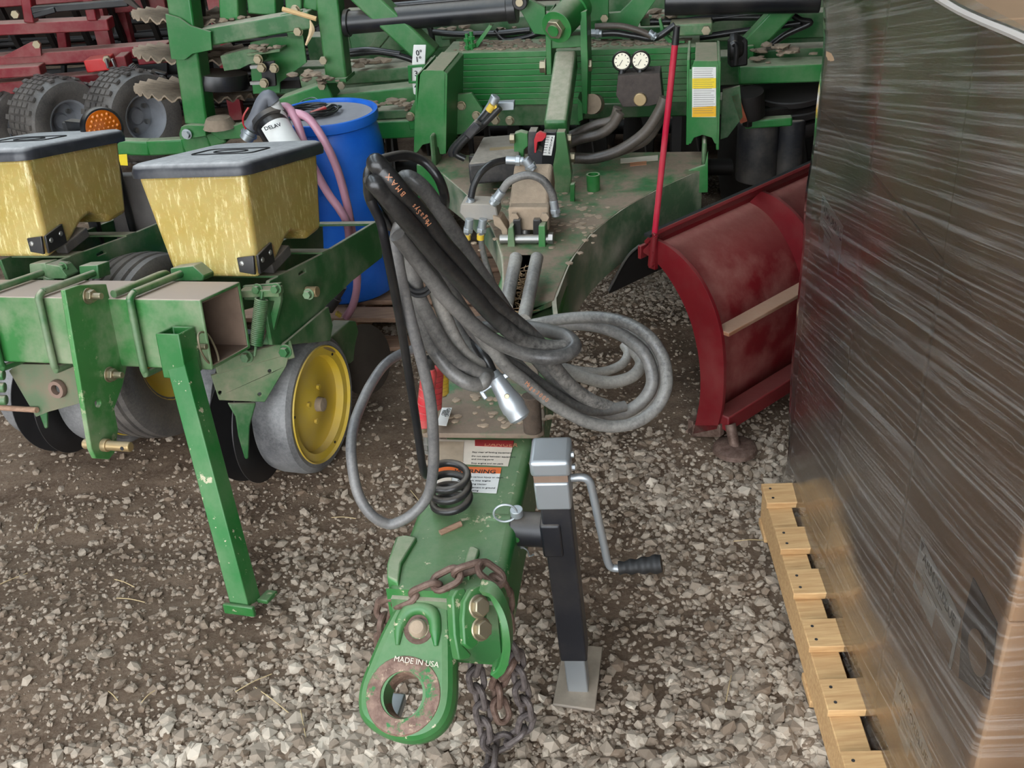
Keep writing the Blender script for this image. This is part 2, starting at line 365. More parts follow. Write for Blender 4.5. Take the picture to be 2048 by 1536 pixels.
panel('added_front_wall', (-9.12, -1.7, -.1), (-7.5, -1.58, 5.2), tin, 'unseen front wall left of the doorway behind the viewer, added to limit the light', 'wall')  # front wall and header added to cut the daylight and darken the depth
panel('added_front_wall_right', (.8, -1.7, -.1), (8.12, -1.58, 5.2), tin, 'unseen front wall right of the doorway behind the viewer, added to limit the light', 'wall')
panel('trim_1', (-7.5, -1.7, 3.9), (.8, -1.58, 5.2), tin, 'unseen header over the doorway behind the viewer, added to limit the light', 'trim')
strips = [(-9.12, -4.9), (-3.5, -2.1), (-.7, 8.12)]
for k, (x0, x1) in enumerate(strips):
    panel('ceiling' if k == 0 else 'ceiling_%d' % k, (x0, -1.7, 5.2), (x1, 9.12, 5.28), grey, ('grey roof sheet over the left wall', 'grey roof sheet over the planter', 'grey roof sheet over the tongue and cartons')[k], 'ceiling')
t = NT('added_clear_roof_panel'); tr = t.n('ShaderNodeBsdfTransparent'); tr.inputs['Color'].default_value = (.80, .84, .86, 1); t.t.links.new(tr.outputs[0], t.out.inputs[0])  # unseen roof panels added so skylight brightens the tops
for k, (x0, x1) in enumerate(((-4.9, -3.5), (-2.1, -.7))):
    panel('added_roof_light_%d' % (k+1), (x0, -1.7, 5.22), (x1, 9.12, 5.24), t.m, ('unseen clear roof panel left of the hoppers, added for top light', 'unseen clear roof panel above the drum, added for top light')[k], 'added_roof_light')
# ================================================================== GREEN TILLAGE IMPLEMENT
TF = Fr((-.228, 1.289, 0), 11)
TI = thing('tillage_implement', 'large green folding tillage implement with its tongue pointing at the viewer', 'farm implement', (.1, 2.0, 0))
def pbar(a, b, wpx, fr=TF, v=None, depth=.06, v2=None, m=None, push=.5):
    """a straight beam between two surveyed points; wpx is its apparent width"""
    p0 = fr.hit(*a, v=v); p1 = fr.hit(*b, v=v if v2 is None else v2)
    w = wpx*mpp((p0+p1)/2); m = m or MB(); d = fr.v*depth*push
    return m.bar(p0+d, p1+d, w, depth, np.cross(unit(p1-p0), np.cross(fr.v, unit(p1-p0))))
def slab(pts, fr=TF, th=.012, name=None, mat=GREEN, bevel=.002, parent=None, holes=(), **k):
    m = MB(); n = fr.u if 'u' in k else fr.v if 'v' in k else fr.w
    m.prism(fr.poly(pts, **k), n*th, [fr.poly(h, **k) for h in holes])
    return m.build(name, mat, parent or TI, bevel) if name else m
# ---- tongue beam
m = MB()
def TP(u, v, z): return TF.pt(u, v, z)
prof = [(.16, .505), (.42, .508), (.62, .515), (1.5, .585)]
L, Rr, Bo = [], [], []
hw = [(-.055, .158), (-.052, .150), (-.050, .148), (-.045, .142)]
G = []
for (v, z), (a, b) in zip(prof, hw): G.append([TP(a, v, z-.17), TP(a, v, z), TP(b, v, z), TP(b, v, z-.17), TP(a, v, z-.17)])
m.grid(G); n0 = len(m.V); m.add(G[0][:4], [(0, 1, 2, 3)]).add(G[-1][:4], [(3, 2, 1, 0)])
TONGUE = m.build('tongue_beam', GREENC, TI, .02, seg=4, label='chipped green steel tongue beam')
# weld bead / small slot on the beam top and the straw lying on it
MB().tube([TF.hit(880, 1066, w=.51), TF.hit(922, 1047, w=.512)], .006, 8).build('wood_splinter', OLDWOOD, TI)
# mouth plates at the front of the tongue
for us in (-.066, .075):
    pass
slab([(778, 1180), (778, 1150), (795, 1098), (818, 1094), (838, 1098), (806, 1150), (800, 1190)], w=.485, th=.03, name='front_gusset', bevel=.004)
m = MB()
m = MB(); m.fbox(TF, (-.045, .148), (.150, .160), (.35, .49)); m.build('beam_mouth', GREEND, TI)
slab([(925, 1165), (938, 1120), (950, 1116), (962, 1122), (950, 1160), (940, 1180)], w=.485, th=.03, name='front_gusset', bevel=.004)
# ---- hitch eye, drooping forward
E0 = atz(806, 1392, .36)
HF = Fr(E0, 14, -36)
out = [(716, 1432), (711, 1400), (716, 1365), (732, 1322), (758, 1262), (790, 1205), (812, 1188), (860, 1180), (897, 1184), (904, 1230), (906, 1320), (905, 1395), (892, 1440), (865, 1470), (825, 1484), (780, 1478), (740, 1458)]
o3 = cspline(HF.poly(out, w=.03), 4)
hc = HF.h(806, 1390, w=.03); hr = .037
hole = [HF.pt(hc[0]+hr*math.cos(t)*.95, hc[1]+hr*1.08*math.sin(t), .03) for t in np.linspace(0, 2*math.pi, 36, endpoint=False)]
lo = [HF.loc(p_) for p_ in o3]; nn = len(lo); cx_ = sum(p_[0] for p_ in lo)/nn; cy_ = sum(p_[1] for p_ in lo)/nn
def inset(dst, w):
    R_ = []
    for k in range(nn):
        a_, b_ = lo[k-1], lo[(k+1) % nn]; t_ = unit([b_[0]-a_[0], b_[1]-a_[1], 0]); n_ = np.array([-t_[1], t_[0]])
        if n_@np.array([cx_-lo[k][0], cy_-lo[k][1]]) < 0: n_ = -n_
        R_.append(HF.pt(lo[k][0]+n_[0]*dst, lo[k][1]+n_[1]*dst, w))
    return R_
m = MB(); LV = [inset(d_, w_) for d_, w_ in ((.020, .030), (.010, .0275), (.003, .020), (-.001, .008), (-.001, -.008), (.003, -.018), (.012, -.025))]
for a_, b_ in zip(LV, LV[1:]): m.add(a_+b_, [(k, (k+1) % nn, nn+(k+1) % nn, nn+k) for k in range(nn)])
hb = [p_-HF.w*.055 for p_ in hole]
for lp, hl in ((LV[0], hole), (LV[-1], hb)):
    tri = tessellate_polygon([[Vector(p_) for p_ in lp], [Vector(p_) for p_ in hl]]); m.add(lp+hl, [tuple(t_) for t_ in tri])
m.add(hole+hb, [(k, (k+1) % 36, 36+(k+1) % 36, 36+k) for k in range(36)])
EYE = m.build('hitch_eye', GREENC, TI, 0, smooth=60, label='green cast hitch eye with rust around the hole')
m = MB(); cpt = HF.pt(hc[0], hc[1], .0305)
m.lathe([(.0355, -.055), (.036, -.012), (.041, .0015), (.052, .003), (.066, .0012), (.069, -.004), (.04, -.05)], cpt, HF.w, 44, True); m.build('wear_ring', RUSTG, EYE, label='rusty wear ring of the hitch eye')
m = MB(); a0 = -.2
ar = [HF.hit(x, y, w=.031) for x, y in ((795, 1290), (800, 1250), (818, 1222), (845, 1216), (866, 1230), (871, 1262), (872, 1292))]
m.tube(ar, [.004, .011, .013, .013, .013, .011, .004], 12, 6); m.build('pin_boss', GREENC, EYE)
bp = HF.hit(838, 1258, w=.028); m = MB(); m.lathe([(.0, .018), (.012, .0175), (.016, .013), (.017, 0)], bp, HF.w, 24); m.build('hitch_pin_head', DIRT, EYE)
m = MB(); m.lathe([(.018, .002), (.026, .004), (.029, .0)], bp, HF.w, 24, True); m.build('pin_collar', RUST, EYE)
text('MADE IN USA', HF.hit(787, 1322, w=.0345), HF.u*1.0-HF.v*.03, HF.v, .0135, DWHITE, EYE, 'cast_lettering')
text('2', HF.hit(880, 1200, w=.0325), HF.u, HF.v, .011, DWHITE, EYE, 'cast_lettering')
# drawbar bushing seen through the hole
m = MB(); c0 = TF.hit(805, 1400, w=.2)
b0 = atz(800, 1405, .30); m.box6(b0+np.array([-.012, -.01, -.01]), (TF.u, TF.v, TF.w), (.03, .07, .02)); m.build('latch_block', GALV, EYE, .003)
# ---- clevis plates, bolts and chain hook right of the eye
CP = TF.hit(945, 1240, v=.09); CN = unit(TF.u*.72-TF.v*.5+TF.w*.42)
def cplate(pts, off, th):
    m = MB(); m.prism([atp(x, y, CP+CN*off, CN) for x, y in pts], -CN*th); return m.build('clevis_plate', GREENC, TI, .003)
cplate([(905, 1195), (914, 1180), (931, 1176), (937, 1196), (930, 1215), (927, 1290), (944, 1308), (940, 1318), (918, 1321), (909, 1270)], -.012, .02)
cplate([(929, 1204), (942, 1180), (962, 1170), (974, 1182), (978, 1205), (972, 1262), (956, 1288), (943, 1300), (929, 1290), (926, 1240)], .004, .014)
for p in ((957, 1213), (962, 1258)):
    q = atp(*p, CP+CN*.005, CN); m = MB(); m.cyl(q-CN*.002, q+CN*.003, .021); m.hexn(q, CN, .0165, .013); m.build('clevis_bolt', ZINC, TI, .002)
hk = [TF.hit(x, y, v=d_) for x, y, d_ in ((966, 1174, .09), (985, 1182, .07), (1003, 1212, .05), (1013, 1250, .035), (1015, 1290, .03), (1006, 1325, .03), (990, 1340, .03))]
m = MB(); sp = spline(hk, 6); VV = []
for i, p in enumerate(sp):
    d = unit(sp[min(i+1, len(sp)-1)]-sp[max(0, i-1)]); n = unit(np.cross(d, TF.v))
    VV.append([p+n*.007-TF.v*.016, p-n*.007-TF.v*.016, p-n*.007+TF.v*.016, p+n*.007+TF.v*.016, p+n*.007-TF.v*.016])
m.grid(VV); m.add(VV[0][:4], [(0, 1, 2, 3)]).add(VV[-1][:4], [(0, 1, 2, 3)]); m.build('chain_hook', GREENC, TI, .003)
# ---- decals on the beam
def decal(name, pts, w, mat, parent=TI, fr=TF, th=.0012, **k):
    m = MB(); P = fr.poly(pts, **({'w': w} if w is not None else k)); n = unit(np.cross(P[1]-P[0], P[2]-P[1]))
    if n@(_C-P[0]) < 0: n = -n
    m.prism([p+n*.0005 for p in P], n*th); return m.build(name, mat, parent)
def ZT(v): return float(np.interp(v, [p[0] for p in prof], [p[1] for p in prof]))
def tq(px, py):   # a point on the sloping beam top
    z = .51
    for _ in range(4): z = ZT(TF.loc(atz(px, py, z))[1])
    return atz(px, py, z)
def tdecal(name, pts, mat, up=.001, parent=TONGUE):
    m = MB(); m.prism([tq(*p)+np.array([0, 0, up]) for p in pts], (0, 0, .0012)); return m.build(name, mat, parent)
d1 = tdecal('danger_decal', [(872, 880), (1028, 884), (1016, 934), (872, 927)], DWHITE); d1['label'] = 'worn dirt-covered danger decal'
tdecal('danger_band', [(950, 882), (1028, 884), (1025, 897), (950, 894)], DRED, .0025)
tdecal('danger_picture', [(874, 885), (928, 886), (926, 926), (874, 922)], plain('stained_decal', (176, 156, 132), .7, 0, .2, 40), .0024)
d2 = tdecal('warning_decal', [(872, 935), (1003, 938), (993, 988), (870, 982)], WHITE); d2['label'] = 'orange and white warning decal'
tdecal('warning_band', [(872, 935), (1003, 938), (1001, 949), (872, 946)], ORANGE, .0025)
tdecal('warning_picture', [(876, 952), (904, 953), (902, 980), (875, 978)], DWHITE, .0025)
ux = unit(tq(1000, 942)-tq(880, 939)); uy = np.array([0, 0, 1.])*0+TF.v
text('DANGER', tq(968, 895)+np.array([0, 0, .004]), ux, uy, .018, ORINK, TONGUE)
text('WARNING', tq(908, 948)+np.array([0, 0, .004]), ux, uy, .018, INK, TONGUE, bold=True)
for s_, x, y in (('Stay clear of folding equipment', 944, 908), ('Do not stand between equipment', 943, 916), ('and moving parts', 943, 922), ('Stop engine and set park', 942, 930)): text(s_, tq(x, y)+np.array([0, 0, .0035]), ux, uy, .0068, INK, TONGUE)
for s_, x, y in (('To prevent serious injury or death', 915, 957), ('shift to park, stop engine', 915, 964), ('before leaving tractor', 915, 971), ('Lower implement to ground', 914, 978), ('before servicing', 914, 984)): text(s_, tq(x, y)+np.array([0, 0, .0035]), ux, uy, .0068, INK, TONGUE)
# ---- hose storage plate across the tongue, with its post and bolts
m = MB(); zz = .545
pl = [atz(x, y, zz) for x, y in ((838, 858), (846, 867), (1075, 869), (1088, 862), (1090, 830), (1070, 700), (1040, 640), (880, 640), (860, 700))]
m.prism(pl, (0, 0, -.012)); m.build('hose_rest_plate', deckm('caked_plate', (140, 122, 104), .36, .52), TI, .003, label='dirt-caked hose rest plate across the tongue')
for p in ((852, 862), (1072, 858)):
    q = atz(*p, zz); m = MB(); m.cyl(q+np.array([0, 0, -.004]), q-np.array([0, 0, .055]), .008); m.hexn(q-np.array([0, 0, .03]), (0, 0, -1), .013, .012); m.hexn(q-np.array([0, 0, .044]), (0, 0, -1), .012, .010); m.build('plate_bolt', STEEL, TI)
m = MB(); q = atz(1066, 862, zz); m.cyl(q, q+np.array([0, .005, .085]), .020, n=24); m.build('hose_post', plain('dark_dried_mud', (88, 74, 62), .95, 0, .3, 50, .8), TI, .002)
m = MB()
for i in range(60):
    u, v = rnd.gauss(.04, .07), rnd.uniform(.64, .86); p = TF.pt(u, v, zz+.001); r = rnd.uniform(.003, .008); m.add([p+icoV[j]*r*np.array([1.5, 1.2, .6]) for j in range(12)], [tuple(int(x) for x in f) for f in icoF])
o = m.build('dirt_crumbs', DIRT, TI); o['kind'] = 'stuff'
# ---- beam continues up to the A frame: two dusty rails, side walls
m = MB()
for c0, c1 in (((1012, 615), (1032, 515)), ((1048, 640), (1074, 515))):
    m.cyl(TF.hit(*c0, w=.62), TF.hit(*c1, w=.66), .017)
m.build('dusty_rail', HPALE, TI)
m = MB(); m.prism([TF.hit(x, y, w=.60) for x, y in ((1010, 640), (1032, 510), (1072, 510), (1060, 640))], (0, 0, -.03)); m.build('chaff_tray', DIRT, TI)
m = MB()
for i in range(70):
    p = TF.hit(rnd.uniform(1030, 1058), rnd.uniform(530, 625), w=.608); a = rnd.uniform(0, 6.28); d = np.array([math.cos(a), math.sin(a), rnd.uniform(0, .4)])*rnd.uniform(.01, .03); m.tube([p-d, p+d], .0012, 4)
o = m.build('chaff', plain('chaff_straw', (150, 124, 92), .9, 0, .3, 60), TI); o['kind'] = 'stuff'
# ---- A-frame deck: wide plate with curved cut-outs
ZD = .60
deckR = [(1108, 600), (1113, 585), (1140, 520), (1180, 468), (1240, 420), (1310, 380), (1380, 348), (1402, 340)]
deckL = [(1002, 655), (1008, 570), (1005, 510), (985, 455), (945, 398), (890, 350), (848, 318)]
P = [atz(x, y, ZD) for x, y in [(1000, 640)]+deckR+[(1408, 303), (1140, 306), (840, 312)]+deckL[::-1][1:]]
m = MB(); m.prism(P, (0, 0, -.014)); m.build('a_frame_deck', DECKM, TI, .003, label='dusty green deck plate where the tongue widens')
def web(curve, h0, h1, name):
    m = MB(); sp = spline([atz(x, y, ZD-.002) for x, y in curve], 5); n = len(sp); VV = []
    for i, p in enumerate(sp):
        d = unit(sp[min(i+1, n-1)]-sp[max(i-1, 0)]); q = np.cross(d, (0, 0, 1)); q = unit(q)*.006; h = h0+(h1-h0)*i/(n-1); dz = np.array([0, 0, -h])
        VV.append([p+q, p-q, p-q+dz, p+q+dz, p+q])
    m.grid(VV); m.add(VV[0][:4], [(0, 1, 2, 3)]).add(VV[-1][:4], [(0, 1, 2, 3)]); return m.build(name, paint('dusty_web', (84, 112, 80), .9, .9), TI, .002)
web([(1112, 640)]+deckR, .19, .16, 'side_web'); web(deckL, .07, .12, 'side_web')
m = MB(); sp = spline([atz(x, y, ZD-.17) for x, y in ((1105, 700), (1125, 640), (1160, 570), (1230, 500), (1310, 450), (1400, 415))], 5)
sq = spline([atz(x, y, ZD-.17) for x, y in ((1040, 690), (1080, 600), (1110, 520), (1180, 440), (1260, 400), (1380, 380))], 5)
m.grid([[a, b] for a, b in zip(sp, sq)]); m2 = MB(); m2.grid([[a-np.array([0, 0, .012]), b-np.array([0, 0, .012])] for a, b in zip(sp, sq)]); m.add(m2.V, m2.F); m.build('lower_flange', GREENX, TI)
# end plates of the deck with hinge lugs
slab([(1385, 338), (1410, 330), (1416, 302), (1416, 385), (1300, 392), (1270, 400), (1300, 378)], v=2.14, th=.012, name='deck_end_plate')
slab([(833, 330), (855, 332), (965, 395), (978, 412), (872, 408), (836, 395)], v=2.12, th=.012, name='deck_end_plate')
for ctr in ((1408, 315), (872, 300)):
    c = TF.hit(*ctr, v=2.26); m = MB(); m.box6(c, (TF.u, TF.v, TF.w), (.016, .10, .13)); m.build('hinge_lug', GREEND, TI, .01)
# pipe stub, stickers on the deck
q = atz(1187, 380, ZD); m = MB(); m.lathe([(.021, 0), (.0215, .052), (.0165, .052), (.0165, .01)], q, (0, 0, 1), 24); m.build('pipe_stub', GREEN, TI)
decal('deck_sticker', [(1241, 318), (1316, 311), (1316, 321), (1241, 327)], ZD, DWHITE); decal('deck_sticker', [(1260, 326), (1293, 323), (1293, 330), (1260, 333)], ZD, ORINK)
# ---- lift cylinder block between green clevis plates
def blk(name, pts, v, th, mat, bevel=.004, fr=TF): return slab(pts, fr, th, name, mat, bevel, v=v)
CV = 1.62
c = TF.hit(1062, 395, v=CV); m = MB(); m.bar(TF.hit(1060, 432, v=CV-.03), TF.hit(1070, 345, v=CV+.12), .115, .085, (0, 0, 1)); m.build('cylinder_body', DIRT, TI, .012, label='dust-covered cylinder body', seg=3)
m = MB(); m.bar(TF.hit(1020, 432, v=CV-.05), TF.hit(1100, 432, v=CV-.05), .05, .07); m.build('cylinder_cap', DIRT, TI, .006)
for x in (1030, 1090):
    q = TF.hit(x, 432, v=CV-.08); m = MB(); m.hexn(q, -TF.v, .013, .012); m.build('cap_bolt', DIRT, TI)
m = MB(); m.cyl(TF.hit(1048, 470, v=CV-.06), TF.hit(1052, 445, v=CV-.04), .016); m.build('piston_rod', STEEL, TI)
for x in (1038, 1078):
    slab([(x-12, 440), (x+3, 440), (x+6, 490), (x-2, 492), (x-12, 480)], v=CV-.10, th=.02, name='rod_clevis', mat=BLACKP)
slab([(1016, 458), (1026, 452), (1031, 500), (1021, 545), (1014, 530)], v=CV-.12, th=.05, name='lug_plate', mat=GREEND)
slab([(1077, 452), (1090, 452), (1091, 500), (1085, 548), (1077, 530)], v=CV-.12, th=.05, name='lug_plate', mat=GREEN)
m = MB(); m.cyl(TF.hit(1000, 478, v=CV-.1), TF.hit(1100, 478, v=CV-.1), .013); m.hexn(TF.hit(1097, 476, v=CV-.1), TF.u, .017, .014); m.build('lug_pin', STEEL, TI, .001)
# tall clevis plates holding the turnbuckle
slab([(1028, 268), (1040, 264), (1055, 268), (1056, 292), (1048, 300), (1046, 330), (1028, 330)], v=2.0, th=.03, name='clevis_plate', mat=GREEN)
slab([(1113, 264), (1130, 264), (1136, 300), (1143, 350), (1138, 400), (1127, 404), (1110, 380), (1106, 330), (1112, 300)], v=1.94, th=.035, name='clevis_plate', mat=GREENX)
slab([(1140, 370), (1149, 368), (1149, 415), (1140, 424)], v=1.86, th=.02, name='clevis_plate', mat=GREEN)
for p in ((1020, 277), (1133, 278), (1140, 315)):
    q = TF.hit(*p, v=1.99); m = MB(); m.hexn(q, TF.u, .016, .016); m.build('clevis_bolt', ZINC, TI, .001)
# black cylinder stop, lettered scale and red pointer
slab([(1057, 263), (1073, 263), (1074, 300), (1086, 306), (1084, 345), (1058, 345), (1055, 300)], v=1.98, th=.05, name='stop_bracket', mat=BLACKPL)
sb = slab([(1086, 264), (1113, 264), (1107, 330), (1103, 345), (1083, 345)], v=1.97, th=.03, name='scale_bar', mat=BLACKP)
decal('lettered_scale', [(1093, 270), (1110, 271), (1103, 311), (1086, 310)], None, WHITE, sb, v=1.968)
sx_, sy_ = unit(TF.hit(1110, 271, v=1.96)-TF.hit(1093, 270, v=1.96)), unit(TF.hit(1093, 270, v=1.96)-TF.hit(1086, 310, v=1.96))
for i, ch in enumerate('ABCDEFG'):
    t = i/6; x = 1102.5-6.2*t; y = 277+30.5*t; text(ch, TF.hit(x, y, v=1.964), sx_, sy_, .0085, INK, sb, bold=True)
    m = MB(); m.bar(TF.hit(x-10, y-2.5, v=1.9645), TF.hit(x-3.5, y-2.5, v=1.9645), .0016, .001); m.build('scale_tick', INK, sb)
m = slab([(1072, 268), (1080, 263), (1092, 268), (1092, 274), (1085, 282), (1075, 284), (1072, 306), (1069, 306), (1068, 280)], v=1.945, th=.012); m.build('scale_pointer', REDPL, TI, .001, label='red pointer beside the lettered scale')
# turnbuckle link arm up to the frame, lug plates, round boss with nut
m = MB(); m.bar(TF.hit(1112, 262, v=2.06), TF.hit(1133, 118, v=2.42), .075, .075, (0, 0, 1)); m.build('link_arm', GREEND, TI, .012, label='dusty green link arm sloping up to the main frame', seg=3)
slab([(1090, 35), (1102, 22), (1103, 150), (1093, 150)], v=2.42, th=.14, name='link_lug', mat=GREEN)
slab([(1160, 25), (1173, 22), (1176, 130), (1174, 228), (1165, 228), (1162, 140)], v=2.40, th=.14, name='link_lug', mat=GREEN)
slab([(1155, 195), (1164, 205), (1166, 240), (1156, 245)], v=2.39, th=.08, name='link_lug', mat=GREEN)
m = MB(); m.bar(TF.hit(1098, 82, v=2.46), TF.hit(1168, 78, v=2.46), .06, .04); m.build('lug_tie', GREEN, TI, .003)
for p, d in (((1086, 133), -1), ((1178, 130), 1)):
    q = TF.hit(*p, v=2.44); m = MB(); m.hexn(q-TF.u*.012*d, TF.u*d, .022, .018, .028); m.build('link_bolt', ZINC, TI, .001)
bdir = unit(TF.v*.9+TF.u*.35+TF.w*.25); q = TF.hit(1113, 55, v=2.34); m = MB(); m.lathe([(.0, 0), (.054, 0), (.054, .006), (.05, .012), (.05, .12), (.054, .125), (.054, .16)], q, bdir, 36); m.build('pivot_boss', GREEN, TI, .001, label='round green pivot boss with a big nut')
m = MB(); m.cyl(q+bdir*.002, q-bdir*.022, .033, n=6); m.build('boss_nut', ZINC, TI, .002)
m = MB(); m.cyl(q-bdir*.018, q-bdir*.027, .019, n=20); m.build('boss_thread', GREEN, TI)
m = MB(); m.cyl(TF.hit(1183, 208, v=2.44), TF.hit(1190, 208, v=2.5), .035); m.build('pivot_washer', DIRT, TI)
# ---- main front frame tube (ribbed plate stack)
FV = 2.62
top = [(884, 111), (1388, 90)]; a = TF.h(884, 111, v=FV); b = TF.h(1400, 90, v=FV); zt = (a[2]+b[2])/2; zb = TF.h(1020, 211, v=FV)[2]
nl = 9; hh = (zt-zb)/nl
for i in range(nl):
    m = MB(); z0 = zb+i*hh; m.fbox(TF, (a[0]+.001*(i % 3), b[0]), (FV, FV+.20), (z0+.0008, z0+hh)); m.build('frame_plate', GREEN, TI, .0022)
m = MB(); m.fbox(TF, (a[0]+.004, b[0]-.004), (FV+.008, FV+.195), (zb, zt-.004)); m.build('frame_core', GREEND, TI)
m = MB()
for i in range(240):
    u, v = rnd.uniform(a[0]+.04, b[0]-.03), rnd.uniform(FV+.04, FV+.19); p = TF.pt(u, v, zt+.002); r = rnd.uniform(.004, .013); m.add([p+icoV[j]*r*np.array([1.6, 1.4, .5]) for j in range(12)], [tuple(int(x) for x in f) for f in icoF])
o = m.build('dirt_on_frame', MUD, TI); o['kind'] = 'stuff'
# brackets on the frame top
for p in ((935, 92), (944, 88)):
    q = TF.hit(*p, v=FV+.05); m = MB(); m.cyl(q-TF.w*.02, q+TF.w*.045, .007); m.hexn(q-TF.w*.012, TF.w, .013, .014); m.hexn(q+TF.w*.016, TF.w, .013, .012); m.build('u_bolt_end', GREEN, TI)
slab([(925, 103), (950, 104), (962, 85), (985, 52), (978, 50), (955, 80), (945, 97)], v=FV+.06, th=.03, name='strap_bracket')
slab([(1317, 38), (1322, 38), (1330, 68), (1345, 82), (1370, 82), (1370, 86), (1338, 87), (1322, 70)], v=FV+.05, th=.03, name='strap_bracket')
# ---- uprights (channels) with arched feet
def upright(pts, side, v, name, inner, mat=GREEN):
    m = slab(pts, v=v, th=.012); return m.build(name, mat, TI, .002)
UL = [(840, 150), (846, 141), (887, 141), (892, 150), (891, 230), (888, 309), (880, 309), (877, 296), (862, 286), (845, 290), (836, 303), (829, 309), (832, 230)]
UR = [(1382, 140), (1388, 122), (1436, 122), (1440, 135), (1438, 220), (1436, 290), (1429, 287), (1424, 276), (1405, 270), (1388, 276), (1382, 288), (1375, 288), (1375, 200), (1375, 135)]
u1 = upright(UL, 0, 2.25, 'upright', .1); u2 = upright(UR, 0, 2.25, 'upright', .1)
for pts in ([(832, 150), (836, 150), (832, 308), (827, 308)], [(888, 143), (895, 148), (892, 308), (886, 308)], [(1374, 120), (1380, 120), (1378, 290), (1372, 290)], [(1436, 120), (1442, 122), (1438, 300), (1432, 300)]):
    slab(pts, v=2.25, th=.28, name='upright_side')
for pts in ([(850, 143), (888, 143), (888, 140), (850, 140)], [(1390, 124), (1436, 124), (1436, 121), (1390, 121)]):
    slab(pts, v=2.25, th=.26, name='upright_top', mat=GREENX)
slab([(815, 232), (830, 200), (838, 225), (838, 258), (820, 260)], v=2.45, th=.015, name='frame_gusset'); slab([(905, 190), (943, 186), (965, 218), (960, 240), (935, 268), (905, 270)], v=2.44, th=.015, name='frame_gusset')
slab([(1445, 180), (1480, 172), (1486, 235), (1455, 275), (1440, 280)], v=2.44, th=.015, name='frame_gusset', mat=GREEND)
for p in ((821, 233), (923, 211), (953, 231), (991, 240), (1020, 241)):
    q = TF.hit(*p, v=2.435); m = MB(); m.hexn(q, -TF.v, .014, .012, .017); m.build('gusset_bolt', ZINC, TI, .001)
# caution label on the right upright
lb = decal('instruction_label', [(1384.5, 134), (1432, 134), (1432, 234), (1384, 234)], None, WHITE, u2, v=2.249); lb['label'] = 'white and yellow instruction label'
decal('label_band', [(1384.5, 157), (1432, 156), (1432, 176), (1384.5, 177)], None, LYEL, u2, v=2.2475); decal('label_band', [(1384.5, 215), (1432, 212), (1432, 233), (1384.5, 234)], None, LAMB, u2, v=2.2475)
for i in range(21):
    y = 138+i*4.4; x1 = 1430-rnd.uniform(0, 8); m = MB(); m.bar(TF.hit(1387, y, v=2.2455), TF.hit(x1, y-.4, v=2.2455), .0016, .0008); m.build('label_text_line', GREYINK, u2)
# hexagon fitting plate and lower left frame bars
m = MB(); pbar((640, 210), (835, 190), 34, v=2.75, depth=.10, m=m); m.build('frame_bar', GREEN, TI, .006)
m = MB(); pbar((560, 218), (660, 182), 36, v=2.70, depth=.10, m=m); m.build('frame_bar', GREEN, TI, .006)
m = MB(); pbar((600, 165), (840, 145), 26, v=2.95, depth=.10, m=m); m.build('frame_bar', GREEND, TI, .006)
m = MB(); pbar((745, 232), (835, 226), 18, v=2.62, depth=.08, m=m); m.build('frame_bar', GREEND, TI, .005)
m = MB(); pbar((745, 262), (835, 258), 36, v=2.60, depth=.08, m=m); m.build('frame_bar', GREEN, TI, .006)
# post and diagonal brace left of the angle scale
m = MB(); pbar((648, -40), (672, 158), 46, v=2.68, depth=.08, m=m); m.build('mast_post', GREEN, TI, .008)
m = MB(); pbar((625, -40), (620, 20), 30, v=2.9, depth=.05, m=m); m.build('mast_plate', GREEN, TI, .006)
m = MB(); pbar((632, 164), (692, 161), 8, v=2.66, depth=.12, m=m); m.build('post_foot', GREEN, TI, .002)
for p in ((645, 171), (684, 170), (648, 120)):
    q = TF.hit(*p, v=2.655); m = MB(); m.hexn(q, -TF.v, .016, .014); m.build('foot_bolt', ZINC, TI, .001)
m = MB(); pbar((710, -20), (858, 118), 46, v=2.68, depth=.08, m=m); m.build('diagonal_brace', GREEN, TI, .008)
m = MB(); pbar((1600, -10), (1488, 108), 40, v=2.80, depth=.08, m=m); m.build('diagonal_brace', GREEN, TI, .008)
m = MB(); pbar((1494, 92), (1494, 132), 30, v=2.78, depth=.08, m=m); m.build('brace_foot', GREEN, TI, .006)
# angle scale
as_ = slab([(827, 90), (852, 90), (850, 128), (847, 160), (835, 192), (827, 188), (824, 160), (824, 122)], v=2.60, th=.006, name='angle_scale', mat=WHITE); as_['label'] = 'white angle scale reading 0, 1 and 3 degrees'
ax, ay = TF.u, TF.w
for s_, x, y in (('0°', 832, 111), ('1°', 831, 124), ('3', 829, 152), ('4', 829, 178)): text(s_, TF.hit(x, y, v=2.596), ax, ay, .027, INK, as_, bold=True)
slab([(816, 130), (852, 127), (850, 166), (818, 166)], v=2.595, th=-.008, name='scale_window', holes=[[(823, 135), (845, 133), (844, 161), (824, 161)]])
# black hydraulic cylinders
def cyl_px(a, b, r, v, v2, name, mat): m = MB(); m.cyl(TF.hit(*a, v=v), TF.hit(*b, v=v2), r, n=24); return m.build(name, mat, TI, .003)
cyl_px((690, 46), (1030, 17), .042, 2.72, 2.72, 'wing_cylinder', BLACKP); cyl_px((690, 46), (700, 46), .050, 2.72, 2.72, 'cylinder_gland', BLACKP); cyl_px((1015, 18), (1034, 16), .052, 2.72, 2.72, 'cylinder_gland', BLACKP)
cyl_px((780, 12), (1010, -8), .012, 2.76, 2.76, 'oil_line', HBLK)
cyl_px((1330, 2), (1640, -4), .05, 2.75, 2.75, 'wing_cylinder', BLACKP)
q = TF.hit(1039, 5, v=2.66); m = MB(); m.cyl(q, q+TF.v*.05, .028); m.build('cylinder_eye', BLACKP, TI, .003); m = MB(); m.cyl(q-TF.v*.006, q, .014); m.build('eye_bolt', ZINC, TI, .001)
